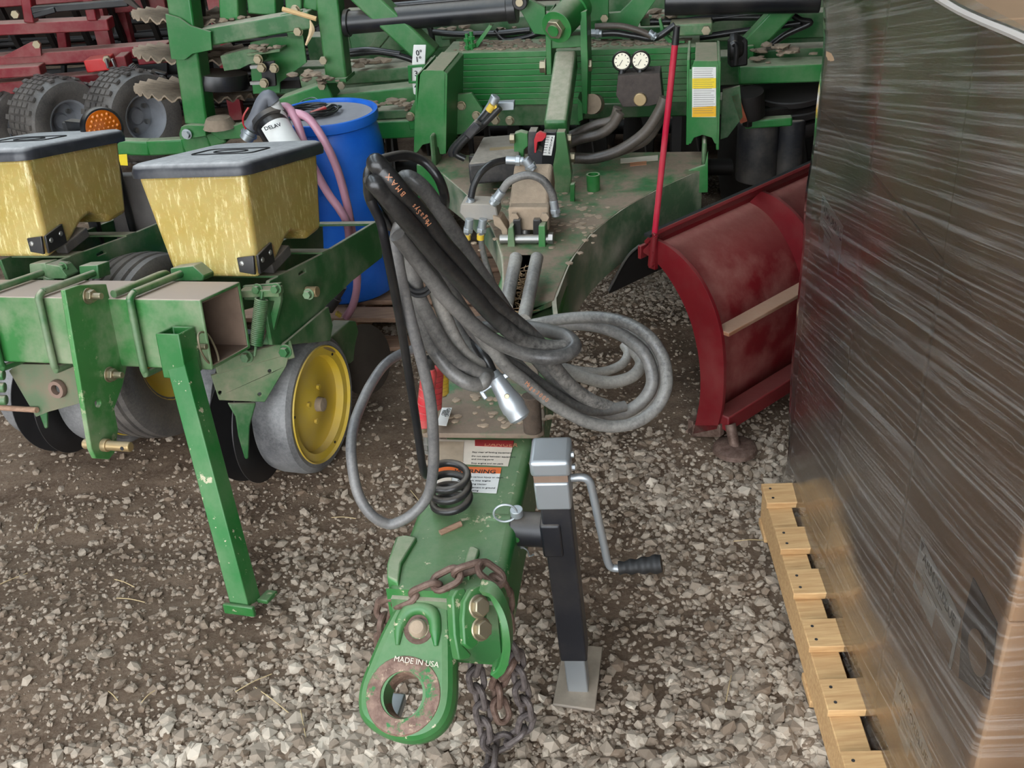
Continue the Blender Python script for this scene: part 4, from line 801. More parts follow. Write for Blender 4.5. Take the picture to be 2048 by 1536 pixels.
# ---- row units
UFLAT = unit(np.array([PF.u[0], PF.u[1], 0.0]))
OFF = UFLAT*-.655+np.array([0, .0, .012])
def row_unit(off, full=True):
    T = lambda P: [p+off for p in P]
    us = PF.h(540, 600, v=.25)[0]
    side = [(528, 600), (540, 561), (646, 507), (753, 443), (763, 449), (765, 515), (705, 562), (651, 613), (660, 650), (655, 680), (580, 690), (545, 690)]
    m = MB(); m.prism(T(PF.poly(side, u=us)), -PF.u*.012, [T(PF.poly([(597, 547), (610, 537), (613, 544), (599, 552)], u=us))]); GP(m, 'side_plate', GREEND, .002)
    m = MB(); m.prism(T([p-PF.u*.21 for p in PF.poly([(540, 561), (646, 507), (753, 443), (763, 449), (765, 515), (705, 562), (651, 613), (560, 640)], u=us)]), -PF.u*.012); GP(m, 'side_plate', GREEND, .002)
    m = MB(); a, b = PF.hit(753, 447, u=us)+off, PF.hit(753, 447, u=us)-PF.u*.21+off; m.bar(a, b, .04, .008, PF.w); GP(m, 'rear_tie', GREEND, .001)
    for (x, y, w_) in ((646, 506, .05), (560, 552, .06)):
        a = PF.hit(x, y, u=us)+off; m = MB(); m.bar(a+PF.v*.02, a-PF.u*.21+PF.v*.02, w_, .006, PF.w); GP(m, 'hopper_rest', GREENX, .001)
    # front mast plate with the down-pressure spring
    m = MB(); m.prism(T(PF.poly([(485, 572), (560, 566), (562, 600), (540, 690), (525, 690), (548, 602), (488, 600)], v=.245)), PF.v*.012); GP(m, 'mast_plate', GREEND, .002)
    m = MB(); m.bar(PF.hit(486, 584, v=.23)+off, PF.hit(562, 582, v=.235)+off, .03, .02); GP(m, 'upper_arm', GREENX, .002)
    for p in ((516, 578), (553, 577), (618, 588)):
        q = PF.hit(*p, v=.225)+off; m = MB(); m.hexn(q, -PF.v, .011, .012, .015); GP(m, 'pivot_bolt', GREEND, .001)
    q = PF.hit(613, 583, u=us)+off; m = MB(); m.cyl(q, q+PF.u*.035, .015, n=20); GP(m, 'pivot_pin', BRASS, .002)
    a, b = PF.hit(523, 598, v=.215)+off, PF.hit(512, 690, v=.20)+off; m = MB(); ax = b-a; e1, e2 = perp(ax); P = []
    n = 24*10
    for i in range(n+1):
        t = i/n; P.append(a+ax*t+(e1*math.cos(24*6.2832*t)+e2*math.sin(24*6.2832*t))*.0155)
    m.tube(P, .0031, 5, sm=False); m.cyl(a-unit(ax)*.02, a, .004); m.cyl(b, b+unit(ax)*.03, .004); GP(m, 'tension_spring', GREEND, 0)
    # lower parallel arm, shank plate and opener shoe
    q1 = PF.hit(432, 740, v=.16)+off; q2 = PF.hit(585, 697, v=.30)+off; m = MB(); m.bar(q1, q2, .02, .05, PF.w); GP(m, 'lower_arm', GREENX, .003)
    n = unit(np.cross(q2-q1, PF.w)); pp = (q1+q2)/2
    m = MB(); m.prism([atp(x, y, pp-off, n)+off for x, y in ((421, 749), (577, 706), (571, 730), (528, 802), (437, 798))], n*.012, [[atp(cx+4*math.cos(t), cy+4*math.sin(t), pp-off, n)+off for t in np.linspace(0, 6.28, 8, endpoint=False)] for cx, cy in ((538, 740), (518, 786), (439, 783))]); GP(m, 'shank_plate', GREENX, .002)
    for p in ((495, 713), (572, 702)):
        q = PF.hit(*p, v=.20)+off; m = MB(); m.hexn(q, -PF.v, .013, .014, .018); GP(m, 'pivot_bolt', GREEND, .001)
    m = MB(); m.prism([atp(x, y, pp-off, n)+off-n*0 for x, y in ((454, 804), (511, 803), (498, 850), (496, 914), (489, 916), (476, 872), (470, 832))], n*.014); GP(m, 'opener_shoe', GREEND, .004)
    # gauge wheel, opener discs
    wc = atz(645, 809, .205)+off; ax = unit(PF.u*np.array([1, 1, .4]))
    m = MB(); m.lathe([(.15, -.115), (.185, -.122), (.20, -.112), (.205, -.09), (.205, -.03), (.200, -.008), (.186, .002), (.172, .0), (.172, -.02), (.15, -.03)], wc, ax, 64, True); gw = GP(m, 'gauge_wheel', GWT, 0, label='yellow gauge wheel with a scuffed rubber tyre')
    m = MB(); m.lathe([(0, -.015), (.04, -.015), (.05, -.022), (.125, -.03), (.14, -.028), (.145, -.006), (.166, -.004), (.172, .004), (.176, -.002), (.174, -.03)], wc, ax, 56); m.build('wheel_disc', YELLOW, gw)
    m = MB(); m.lathe([(0, .006), (.02, .004), (.022, -.015)], wc, ax, 20); m.build('hub_cap', DIRT, gw)
    e1, e2 = perp(ax)
    for k in range(4):
        t = k*1.57+.5; q = wc+(e1*math.cos(t)+e2*math.sin(t))*.05-ax*.02; m = MB(); m.hexn(q, ax, .008, .008); m.build('wheel_rivet', YELLOW, gw)
    for k in range(3):
        t = k*2.1+.3; q = wc+(e1*math.cos(t)+e2*math.sin(t))*.155-ax*.005; m = MB(); m.cyl(q, q+ax*.002, .004); m.build('rivet_hole', INK, gw)
    dc = wc-ax*.150-PF.v*.085-np.array([0, 0, .022]); d2 = unit(ax+PF.v*.10); m = MB(); m.lathe([(0, .006), (.05, .004), (.19, .0015), (.19, -.0015), (.05, -.003), (0, -.003)], dc, d2, 56); GP(m, 'opener_disc', DISCM, 0)
    dc = wc-ax*.19-PF.v*.085-np.array([0, 0, .022]); d2 = unit(ax-PF.v*.10); m = MB(); m.lathe([(0, .006), (.05, .004), (.19, .0015), (.19, -.0015), (.05, -.003), (0, -.003)], dc, d2, 56); GP(m, 'opener_disc', DISCM, 0)
    w2 = wc-ax*.25; m = MB(); m.lathe([(.15, -.10), (.19, -.10), (.205, -.08), (.205, -.02), (.19, 0), (.15, 0)], w2, ax, 48, True); g2 = GP(m, 'gauge_wheel', GWT, 0); m = MB(); m.lathe([(0, -.06), (.15, -.05), (.17, -.01), (.17, -.09), (0, -.065)], w2, ax, 40); m.build('wheel_disc', YELLOW, g2)
    # rear closing disc and arm
    m = MB(); m.prism([p+off for p in PF.poly([(655, 680), (700, 641), (712, 642), (719, 668), (718, 712), (700, 728), (690, 715), (662, 700)], u=us-.06)], -PF.u*.06); GP(m, 'closing_arm', GREEND, .004)
    m = MB(); a = PF.hit(640, 690, u=us-.02)+off; b = PF.hit(670, 700, u=us-.02)+off; m.cyl(a, b, .014); GP(m, 'depth_stop', BRASS, .002)
    rc = PF.hit(732, 719, u=us-.05)+off; d3 = unit(PF.u*.8-PF.v*.25+PF.w*.1); m = MB(); m.lathe([(0, .02), (.05, .016), (.115, 0), (.115, -.004), (.05, .010), (0, .014)], rc, d3, 44); GP(m, 'closing_disc', DISCD, 0)
    rc2 = rc-PF.u*.10; m = MB(); m.lathe([(0, .02), (.05, .016), (.115, 0), (.115, -.004), (.05, .010), (0, .014)], rc2, unit(PF.u*.8+PF.v*.25), 44); GP(m, 'closing_disc', DISCD, 0)
    m = MB(); m.prism([p+off for p in PF.poly([(560, 690), (651, 613), (660, 650), (655, 682)], u=us+.004)], PF.u*.01); GP(m, 'disc_guard', GREEND, .002)
row_unit(np.zeros(3)); row_unit(OFF)
# ---- seed hoppers
def yel_mat():
    t = NT('translucent_yellow_fibreglass'); n = t.noise(90, 5, .75, (1.0, 1.0, .16)); n2 = t.noise(55, 6, .8)
    c = t.mix(t.ramp(t.noise(4, 4), .35, .7), s2l((166, 142, 66)), s2l((182, 162, 102))); c = t.mix(t.math('MULTIPLY', t.ramp(n, .54, .66), .8), c, s2l((232, 220, 166))); c = t.mix(t.ramp(n2, .55, .72, 0, .4), c, s2l((226, 210, 150)))
    t.pr(Base_Color=c, Roughness=.42, Subsurface_Weight=.35, Subsurface_Scale=.04); t.bump(n2, .2, .002); return t.m
YH = yel_mat(); LIDM = paint('black_lid_plastic', (44, 45, 50), .15, 1.0, .35, dcol=s2l((186, 184, 182)))
def hopper(off, label):
    uR, vF, vB = .034, .215, .60
    root = thing('seed_hopper', label, 'hopper', PF.pt(-.13, .4, 0)+off, 'yellow seed hoppers on the planter')
    prof = [(vF, .268), (vB, .268), (vB+.0, .035)]
    ar = [(580, 491), (594, 486), (608, 489)]
    side = [(vF, .268), (vB, .268), (vB-.005, .05), (vB-.09, .035), (vB-.12, .066), (vB-.16, .078), (vB-.20, .066), (vB-.26, .02), (vF+.03, -.01)]
    def pt(u, v, w): f = (.268-w)/.278; return PF.pt(u+(-.022 if u > -.1 else .038)*f, v, w)+off
    uL = -.285; m = MB(); A = [pt(uR, v, w) for v, w in side]; B = [pt(uL, v, w) for v, w in side]; n = len(A)
    m.prism(A, np.zeros(3)); m.V = []; m.F = []
    tri = tessellate_polygon([[Vector((v, w, 0)) for v, w in side]]); m.add(A+B, [tuple(t) for t in tri]+[tuple(i+n for i in t[::-1]) for t in tri]+[(i, (i+1) % n, n+(i+1) % n, n+i) for i in range(n)])
    m.build('hopper_body', YH, root, .022, seg=3)
    # lid with a rounded rim
    def rr(u0, u1, v0, v1, r, w, k=6):
        P = []
        for cx, cy, a in ((u1-r, v0+r, -90), (u1-r, v1-r, 0), (u0+r, v1-r, 90), (u0+r, v0+r, 180)):
            for i in range(k+1): t = math.radians(a+90*i/k); P.append(PF.pt(cx+r*math.cos(t), cy+r*math.sin(t), w)+off)
        return P
    m = MB(); lv = [rr(uL-.018, uR+.018, vF-.018, vB+.03, .04, .262), rr(uL-.019, uR+.019, vF-.019, vB+.031, .04, .276), rr(uL-.014, uR+.014, vF-.014, vB+.026, .038, .292), rr(uL-.004, uR+.004, vF-.004, vB+.016, .034, .297)]
    n = len(lv[0]); V = [p for l in lv for p in l]; F = [(j*n+i, j*n+(i+1) % n, (j+1)*n+(i+1) % n, (j+1)*n+i) for j in range(3) for i in range(n)]+[tuple(range(n))[::-1], tuple(range(3*n, 4*n))]
    m.add(V, F); lid = m.build('hopper_lid', LIDM, root, 0, label='black lid with a dusty top', smooth=50)
    m = MB(); m.tube(rr(-.22, -.03, .36, .47, .02, .298, 3), .0022, 6, 1, True, False); ce = [PF.pt(-.125+.05*math.cos(t), .415+.028*math.sin(t), .298)+off for t in np.linspace(0, 6.28, 24, endpoint=False)]; m.tube(ce, .002, 6, 1, True, False); m.build('lid_emblem', RUB, lid)
    # latch bracket at the lower front corner
    m = MB(); b0 = [pt(uR, v, w)+PF.u*.004-PF.v*.004 for v, w in ((vF+.02, .055), (vF+.09, .075), (vF+.10, .02), (vF+.025, .005))]; m.prism(b0, PF.u*.008); b1 = [pt(u, vF+.025, w)-PF.v*.006 for u, w in ((uR-.05, .05), (uR, .055), (uR, .005), (uR-.045, .012))]; m.prism(b1, -PF.v*.008); lt = m.build('latch_bracket', BLACKP, root, .002)
    for v, w in ((vF+.035, .04), (vF+.075, .05)): q = pt(uR, v, w)+PF.u*.011; m = MB(); m.lathe([(0, .004), (.006, .003), (.008, 0)], q, PF.u, 12); m.build('bracket_rivet', STEEL, lt)
    q = pt(uR-.035, vF+.025, .035)-PF.v*.013; m = MB(); m.lathe([(0, .004), (.006, .003), (.008, 0)], q, -PF.v, 12); m.build('bracket_rivet', STEEL, lt)
    m = MB(); m.bar(pt(uR-.02, vF+.10, .0), pt(uR-.02, vF+.2, .03), .04, .03); m.build('seed_meter', BLACKPL, root, .004)
    return root
hopper(np.zeros(3), 'yellow seed hopper with a black lid, beside the blue drum'); hopper(OFF, 'yellow seed hopper with a black lid, cut by the left edge of the photo')
# dark box seen between the two hoppers, and the amber lamp behind the left one
m = MB(); c = PF.hit(290, 415, v=.75); m.box6(c, (PF.u, PF.v, PF.w), (.22, .06, .22)); GP(m, 'rear_shield', plain('dusty_grey_shield', (112, 106, 102), .85), .006)
lc = aty(206, 256, 3.15); n = unit(unit(_C-lc)+np.array([.35, 0, -.1])); m = MB(); m.lathe([(.0, -.03), (.055, -.03), (.062, -.02), (.062, .0), (.058, .006)], lc, n, 36); wl = GP(m, 'warning_lamp', BLACKP, 0, label='round amber warning lamp')
t = NT('amber_lens'); t.pr(Base_Color=s2l((160, 78, 14)), Roughness=.15); m = MB(); m.lathe([(0, .012), (.03, .011), (.052, .007), (.057, .0)], lc, n, 32); m.build('lamp_lens', t.m, wl)
e1, e2 = perp(n); m = MB()
for i in range(-3, 4):
    for j in range(-3, 4):
        x, y = (i+.5*(j % 2))*.014, j*.0125
        if math.hypot(x, y) < .046: q = lc+e1*x+e2*y+n*.0095; m.lathe([(0, .004), (.003, .003), (.0055, 0)], q, n, 8)
m.build('lens_dimples', plain('amber_bead', (196, 108, 30), .2), wl)
m = MB(); m.bar(lc-n*.03, lc-n*.03-UFLAT*.12+np.array([0, .02, 0]), .03, .03); m.bar(lc-n*.03-UFLAT*.12+np.array([0, .02, .01]), np.array([lc[0]-.12, lc[1]+.02, .0]), .03, .03); m.build('lamp_arm', BLACKP, wl, .003)
m = MB(); m.cyl(lc+np.array([0, .03, -.02]), np.array([lc[0], lc[1]+.03, .0]), .012); m.build('lamp_stalk', BLACKP, wl)
# ================================================================== PALLET OF WRAPPED BOXES (right)
BF = Fr((.632, 1.02, 0), 3.9)
def board(m, fr, u, v, w): return m.fbox(fr, u, v, w)
def pallet(name, label, fr, L, Wd, nb, mat, bw=.09, z=.13, end=.10):
    """deck boards run along u, stringers along v"""
    r = thing(name, label, 'pallet', fr.pt(Wd/2, L/2, 0)); pos = np.linspace(0, L-bw, nb) if np.isscalar(nb) else nb
    for v in pos: m = MB(); m.fbox(fr, (0, Wd), (v, v+bw), (z-.018, z)); m.build('deck_board', mat, r, .002)
    for u in (0.004, Wd/2-.03, Wd-.064): m = MB(); m.fbox(fr, (u, u+.06), (0, L), (.020, z-.018)); m.build('stringer', mat, r, .002)
    for v in (0, L/2-bw/2, L-bw): m = MB(); m.fbox(fr, (0, Wd), (v, v+bw), (.002, .020)); m.build('bottom_board', mat, r, .002)
    for v in pos:
        for q in (.25, .72): m = MB(); c = fr.pt(.019, v+bw*q, z); m.cyl(c, c+fr.w*.0008, .0035, n=10); m.build('nail_head', DISCM, r)
    return r
PALF = Fr(atz(1679, 1501, .13)*np.array([1, 1, 0])-np.array([.022, .33, 0])*1.0, 3.9)
pv = [PALF.loc(atz(x, y, .13))[1] for x, y in ((1517, 967), (1545, 1054), (1571.5, 1138), (1599, 1237.5), (1633, 1357), (1679, 1501))]
pb = sorted([x-.085 for x in pv]+[pv[-1]-.085-.165, pv[-1]-.085-.33])
PAL = pallet('wooden_pallet', 'new pine pallet under the wrapped stack of cartons', PALF, pv[0], 1.02, pb, PINE, .085)
wx = .14
LAY = [.131, .437, .742, 1.08, 1.43]
def label_on(box, fr, v0, v1, z0, z1, u):
    m = MB(); m.prism([fr.pt(u, v1, z0), fr.pt(u, v0, z0), fr.pt(u, v0, z1), fr.pt(u, v1, z1)], -fr.u*.0006); m.build('carton_label', WHITE, box)
    h = z1-z0; x = -fr.v; y = fr.w; uu = u-.0009
    text('ARMORBLUE', fr.pt(uu, v1-.022, z1-h*.30), x, y, h*.26, INK, box, bold=True)
    m = MB(); m.prism([fr.pt(uu, v1-.004, z1-.004), fr.pt(uu, v1-.02, z1-.004), fr.pt(uu, v1-.012, z1-h*.2)], -fr.u*.0004); m.build('label_mark', RUST, box)
    for k in range(3): m = MB(); m.bar(fr.pt(uu, v1-.03, z1-h*(.42+.12*k)), fr.pt(uu, v1-.03-(v1-v0)*(.5-.1*k), z1-h*(.42+.12*k)), .002, .0005, fr.u); m.build('label_line', GREYINK, box)
    for va, vb, ha, hb in ((v1-.004, v1-.045, .62, .86), (v0+.09, v0+.01, .58, .98)): m = MB(); m.prism([fr.pt(uu, va, z1-h*ha), fr.pt(uu, vb, z1-h*ha), fr.pt(uu, vb, z1-h*hb), fr.pt(uu, va, z1-h*hb)], -fr.u*.0004); m.build('label_block', CARD, box)
DIM = 1.262/3
lay_w = ('bottom', 'second', 'third', 'top'); pos_w = ('nearest', 'middle', 'farthest')
for k in range(4):
    for i in range(3):
        for j in range(2):
            u0, v0 = .0+j*.47, i*DIM; c = BF.pt(u0+.235, v0+DIM/2, LAY[k]); jit = rnd.uniform(-.002, .002)
            side = 'on the aisle side' if j == 0 else 'on the far side'
            b = thing('cardboard_carton', '%s-layer brown carton, %s of its row %s of the wrapped pallet' % (lay_w[k], pos_w[i], side), 'carton', c, 'brown cartons on the wrapped pallet')
            m = MB(); m.fbox(BF, (u0+jit, u0+.466), (v0+.002, v0+DIM-.002), (LAY[k]+.001, LAY[k+1]-.001)); m.build('carton_body', CARD, b, .004)
            m = MB(); m.fbox(BF, (u0+.21, u0+.26), (v0+.001, v0+DIM-.001), (LAY[k+1]-.0015, LAY[k+1]-.0005)); m.build('packing_tape', plain('brown_tape', (150, 118, 84), .3), b) if (k == 3 or j == 0) else None
            if j == 0 and i == 0:
                m = MB(); m.fbox(BF, (u0+.0, u0+.466), (v0-.0006, v0+.0022), (LAY[k+1]-.05, LAY[k+1]-.04)); 
            if j == 0:
                z = LAY[k]
                if k in (0, 1) and i == 0: label_on(b, BF, v0+.135, v0+.33, z+.085, z+.19, -.0008+jit)
                elif k == 2 and i == 2: label_on(b, BF, v0+.14, v0+.33, z+.06, z+.17, -.0008+jit)
                if k == 1 and i == 0:
                    # black caution diamond mark
                    m = MB(); ce = (v0+.075, z+.235); m.prism([BF.pt(-.0008+jit, v0+a, z+h) for a, h in ((.125, .28), (.03, .28), (.005, .16), (.105, .10), (.13, .19))], -BF.u*.0006); m.build('printed_mark', plain('dark_brown_print', (84, 66, 54), .8), b)
                    m = MB(); m.lathe([(0, 0), (.034, 0), (.034, .0005)], BF.pt(-.0015+jit, v0+.066, z+.19), -BF.u, 24); m.build('printed_disc', CARD, b)
                    m = MB(); m.lathe([(.006, 0), (.012, 0), (.012, .0005), (.006, .0005)], BF.pt(-.0022+jit, v0+.055, z+.235), -BF.u, 20, True); m.build('printed_ring', plain('dark_brown_print2', (84, 66, 54), .8), b)
# stretch film
def film_mat():
    t = NT('clear_stretch_film'); nt = t.t
    n1 = t.noise(6, 6, .7, (.16, .16, 7), rot=(.16, 0, 0)); n2 = t.noise(16, 6, .75, (.07, .07, 8), rot=(.24, 0, 0)); mixh = t.math('ADD', t.math('MULTIPLY', n1, .6), t.math('MULTIPLY', n2, .4))
    bp = t.n('ShaderNodeBump'); t.set(bp.inputs['Height'], mixh); bp.inputs['Strength'].default_value = .13; bp.inputs['Distance'].default_value = .012
    gl = t.n('ShaderNodeBsdfGlossy'); gl.inputs['Roughness'].default_value = .05; t.set(gl.inputs['Normal'], bp.outputs[0]); gl.inputs['Color'].default_value = (.95, .95, .95, 1)
    tr = t.n('ShaderNodeBsdfTransparent'); tr.inputs['Color'].default_value = (.95, .945, .93, 1)
    df = t.n('ShaderNodeBsdfDiffuse'); df.inputs['Color'].default_value = (.62, .60, .57, 1)
    m0 = t.n('ShaderNodeMixShader'); t.set(m0.inputs[0], t.ramp(n2, .48, .70, .02, .34)); nt.links.new(tr.outputs[0], m0.inputs[1]); nt.links.new(df.outputs[0], m0.inputs[2])
    lw = t.n('ShaderNodeFresnel'); lw.inputs['IOR'].default_value = 1.75; t.set(lw.inputs['Normal'], bp.outputs[0])
    m1 = t.n('ShaderNodeMixShader'); nt.links.new(t.math('MULTIPLY', lw.outputs[0], 1.2), m1.inputs[0]); nt.links.new(m0.outputs[0], m1.inputs[1]); nt.links.new(gl.outputs[0], m1.inputs[2]); nt.links.new(m1.outputs[0], t.out.inputs[0]); return t.m
FR_ = np.random.RandomState(5); kk = FR_.normal(0, 1, (14, 2))*np.array([5, 16]); pp_ = FR_.uniform(0, 6.28, 14)
def wav(s, z): return sum(.0012*math.sin(kk[i, 0]*s+kk[i, 1]*z+pp_[i]) for i in range(14))
G = []; nz = 60; e = .012
peri = [(.945, -e, 0)]+[(.945-.945*i/24, -e, 0) for i in range(1, 24)]+[(-e*.3, -e, 1), (-e, -e*.3, 1)]+[(-e, 1.262*i/60, 2) for i in range(1, 60)]+[(-e, 1.262+e*.3, 3), (-e*.3, 1.262+e, 3)]+[(.945*i/12, 1.262+e, 4) for i in range(1, 13)]
for zi in range(nz+1):
    z = .085+(1.455-.085)*zi/nz; row = []; s = 0; last = None
    for u, v, f in peri:
        if last: s += math.hypot(u-last[0], v-last[1])
        last = (u, v); d = wav(s, z)+(.004 if abs(z-.90+.12*(v-.6)) < .012 and f == 2 else 0)
        nrm = BF.u*-1 if f == 2 else -BF.v if f == 0 else BF.v if f == 4 else unit(-BF.u-BF.v) if f == 1 else unit(-BF.u+BF.v); sk = max(0, .14-z)*-.25
        row.append(BF.pt(u, v, z)+nrm*(d-.002+sk*-1*.5))
    G.append(row)
m = MB(); m.grid(G); fo = m.build('stretch_film', film_mat(), smooth=180); fo.location = (0, 0, 0); tag(fo, 'clear glossy stretch film wrapped tightly around the pallet of cartons', 'stretch film')
# film bunched over the top edge
t = NT('bunched_film'); t.pr(Base_Color=s2l((214, 206, 198)), Roughness=.25, Alpha=.75)
m = MB(); m.tube([BF.pt(-.006, v, 1.437+.006*math.sin(v*9)) for v in np.linspace(1.25, .0, 14)]+[BF.pt(u, -.004, 1.436) for u in np.linspace(.03, .9, 8)], .007, 8, 4); bo = m.build('film_edge_roll', t.m, fo)
# ================================================================== SNOW PLOW
SD = np.array([math.sin(math.radians(50)), math.cos(math.radians(50)), 0]); SP0 = atz(1400, 872, 0)
SPL = thing('snow_plow_blade', 'red steel snow plow blade standing beside the wrapped pallet', 'snow plow', SP0+SD*.5)
hp = lambda x, y, s=0.: atp(x, y, SP0, SD)+SD*s
Ac = [(1283, 503), (1305, 518), (1330, 545), (1358, 590), (1380, 640), (1393, 690), (1400, 740), (1400, 790), (1394, 830), (1386, 868)]
Bc = [(1308, 478), (1335, 492), (1368, 520), (1400, 560), (1425, 610), (1441, 665), (1447, 720), (1447, 775), (1443, 820), (1434, 858)]
A3 = spline([hp(*p) for p in Ac], 4); B3 = spline([hp(*p) for p in Bc], 4)
LEN = 1.12
for s in (0, .50, 1.02):
    m = MB(); m.prism([p+SD*s for p in A3]+[p+SD*s for p in B3[::-1]], SD*.012); m.build('curved_rib', REDP, SPL, .003)
m = MB(); sk = [p+(a-p)*.12 for p, a in zip(A3, B3)]; n = len(sk)
m.grid([[p, p+SD*LEN] for p in A3]); m.grid([[p+SD*LEN, p] for p in sk]); m.add([A3[0], A3[0]+SD*LEN, sk[0]+SD*LEN, sk[0]], [(0, 1, 2, 3)]); m.add([A3[-1], A3[-1]+SD*LEN, sk[-1]+SD*LEN, sk[-1]], [(0, 1, 2, 3)])
m.build('moldboard', paint('dusty_plow_red', (116, 18, 24), .8, .75, .55, dcol=s2l((162, 108, 96))), SPL)
t0, t1 = A3[0], B3[0]; m = MB(); a = t1+np.array([0, 0, .008]); m.bar(a-SD*.02, a+SD*LEN, .05, .012, np.cross(SD, unit(t1-t0))); m.bar(t0-SD*.01+np.array([0, 0, .0]), t0+SD*LEN, .012, .04); m.build('top_angle', REDP, SPL, .002)
m = MB(); m.bar(t1+np.array([0, 0, .02])-SD*.03, t1+np.array([0, 0, .02])+SD*(LEN+.02), .022, .008); m.build('deflector_strip', RUB, SPL)
f0 = hp(1280, 492); f1 = hp(1218, 583); P = spline([f0, f0+(f1-f0)*.4+np.array([0, 0, .02]), f1], 5); m = MB(); m.grid([[p, p+SD*LEN] for p in P]); m.grid([[p+SD*LEN-np.array([0, 0, .008]), p-np.array([0, 0, .008])] for p in P]); m.add([P[-1], P[-1]+SD*LEN, P[-1]+SD*LEN-np.array([0, 0, .008]), P[-1]-np.array([0, 0, .008])], [(0, 1, 2, 3)]); m.build('rubber_deflector', RUB, SPL)
m = MB(); m.tube([p+np.array([0, 0, .003])-SD*.002 for p in P], .004, 6, 2); m.build('deflector_edge', STEEL, SPL)
for (x0, y0), (x1, y1) in (((1438, 668), (1550, 600)), ((1600, 575), (1640, 548))):
    p = hp(x0, y0, .012); q = p+SD*.49; m = MB(); m.bar(p, q, .05, .012, np.array([0, 0, 1.])); m.build('stiffener_bar', paint('plow_bar', (150, 104, 76), .4, .3), SPL, .002)
    break
m = MB(); p = hp(1446, 690, .51)+0; m.bar(p, p+SD*.5, .05, .012, np.array([0, 0, 1.])); m.build('stiffener_bar', REDP, SPL, .002)
p = hp(1436, 846, .01); m = MB(); m.bar(p, p+SD*LEN, .06, .05, (0, 0, 1)); m.build('bottom_angle', REDP, SPL, .004)
m = MB(); c0, c1 = hp(1386, 850), hp(1352, 874); m.prism([c0, hp(1440, 850), hp(1440, 874), c1], SD*.02); m.bar(hp(1380, 866), hp(1380, 866)+SD*LEN, .02, .09); m.build('cutting_edge', RUST, SPL, .002)
m = MB(); q = atz(1470, 893, .012); m.lathe([(0, .008), (.05, .006), (.062, .0), (.066, -.012)], q, (0, 0, 1), 28); m.build('skid_shoe', RUST, SPL); m = MB(); m.cyl(q, q+np.array([-.01, .03, .06]), .016); m.build('skid_stem', RUST, SPL)
b0 = hp(1309, 520, -.012); b1 = aty(1354, 52, b0[1]-.03); bt = b0+(b1-b0)*.93; m = MB(); m.cyl(b0+(b1-b0)*.08, bt, .0085, n=14); m.build('marker_rod', paint('red_marker_rod', (172, 22, 52), .1, .2, .3), SPL, label='tall thin red marker rod')
m = MB(); m.cyl(bt, b1, .0095, .008, n=14); m.build('rod_cap', BLACKP, SPL); m = MB(); m.cyl(b0-(b1-b0)*.02, b0+(b1-b0)*.12, .0105); m.build('rod_socket', REDP, SPL)
for y in (500, 524):
    q = hp(1310, y, -.012); m = MB(); m.hexn(q, -SD, .010, .008); m.build('rod_bolt', REDP, SPL)
m = MB(); m.bar(hp(1309, 485, -.006), hp(1309, 535, -.006), .025, .012, SD); m.build('rod_bracket', REDP, SPL)
# ================================================================== DRUM ON A PALLET
P2F = Fr(atz(672, 690, 0)*np.array([1, 1, 0])-np.array([.45, -.02, 0]), 9)
pallet('drum_pallet', 'weathered wooden pallet under the blue drum', P2F, .66, 1.05, 5, OLDWOOD, .09, .135)
DC = np.array([-.575, 3.60, .137]); DR = .187
DRM = thing('plastic_drum', 'blue plastic drum standing on the weathered pallet', 'drum', DC)
def drum_mat():
    t = NT('blue_plastic'); n = t.noise(8, 5, .6); t.pr(Base_Color=t.mix(t.ramp(n, .35, .75), s2l((18, 96, 204)), s2l((44, 118, 220))), Roughness=.36); return t.m
BLUE = drum_mat(); HD = .66
m = MB(); m.lathe([(0, 0), (DR*.80, 0), (DR*.90, .012), (DR*.95, .04), (DR*.99, .10), (DR*1.0, .2), (DR*.985, .22), (DR*.985, .23), (DR*1.0, .25), (DR*1.0, .40), (DR*.985, .42), (DR*.985, .43), (DR*1.0, .45), (DR*.99, .54), (DR*.94, .60), (DR*.90, .615), (DR*.90, .622), (DR*.965, .628), (DR*.975, .645), (DR*.965, .66), (DR*.90, .66), (DR*.885, .648), (DR*.88, .628), (0, .625)], DC, (0, 0, 1), 72); m.build('drum_body', BLUE, DRM, 0, smooth=28)
m = MB(); m.lathe([(0, .648), (DR*.87, .648), (DR*.87, .62)], DC, (0, 0, 1), 48); m.build('drum_head', plain('dusty_blue_head', (150, 148, 152), .9, 0, .15, 14), DRM)
def dt(px, py, z=HD): return atz(px, py, DC[2]+z)
# things on the drum
wr = thing('wire_bundle', 'tangle of dark wires lying on top of the blue drum', 'wire', DC+np.array([0, 0, .63]))
m = MB(); rw = random.Random(4)
for i in range(8):
    c = DC+np.array([-.05+rw.uniform(-.02, .02), .02+rw.uniform(-.02, .02), .655+.002*i]); r0 = rw.uniform(.05, .09); ph = rw.uniform(0, 6.28); m.tube([c+np.array([r0*1.1*math.cos(ph+t), r0*.8*math.sin(ph+t), .004*math.sin(3*t)]) for t in np.linspace(0, 5.6, 14)], .0035, 6, 3)
m.build('wire_coil', HBLK, wr); m = MB(); m.tube([dt(x, y, .65) for x, y in ((600, 222), (600, 205), (625, 195), (640, 205), (632, 215))], .002, 6, 4); m.build('wire_loop', GALV, wr)
m = MB(); m.bar(dt(622, 228, .66), dt(652, 216, .67), .018, .014); m.build('red_clamp', REDPL, wr, .003); m = MB(); m.bar(dt(650, 217, .67), dt(662, 209, .67), .008, .006); m.build('clamp_jaw', STEEL, wr)
m = MB(); 
for i in range(5): c = dt(655+i*7, 246-i*1.5, .64); m.box6(c+np.array([0, 0, rw.uniform(0, .006)]), (unit(np.array([1, rw.uniform(-.5, .5), rw.uniform(-.4, .4)])), np.array([0, 1., 0]), np.array([0, 0, 1.])), (.025, .02, .002))
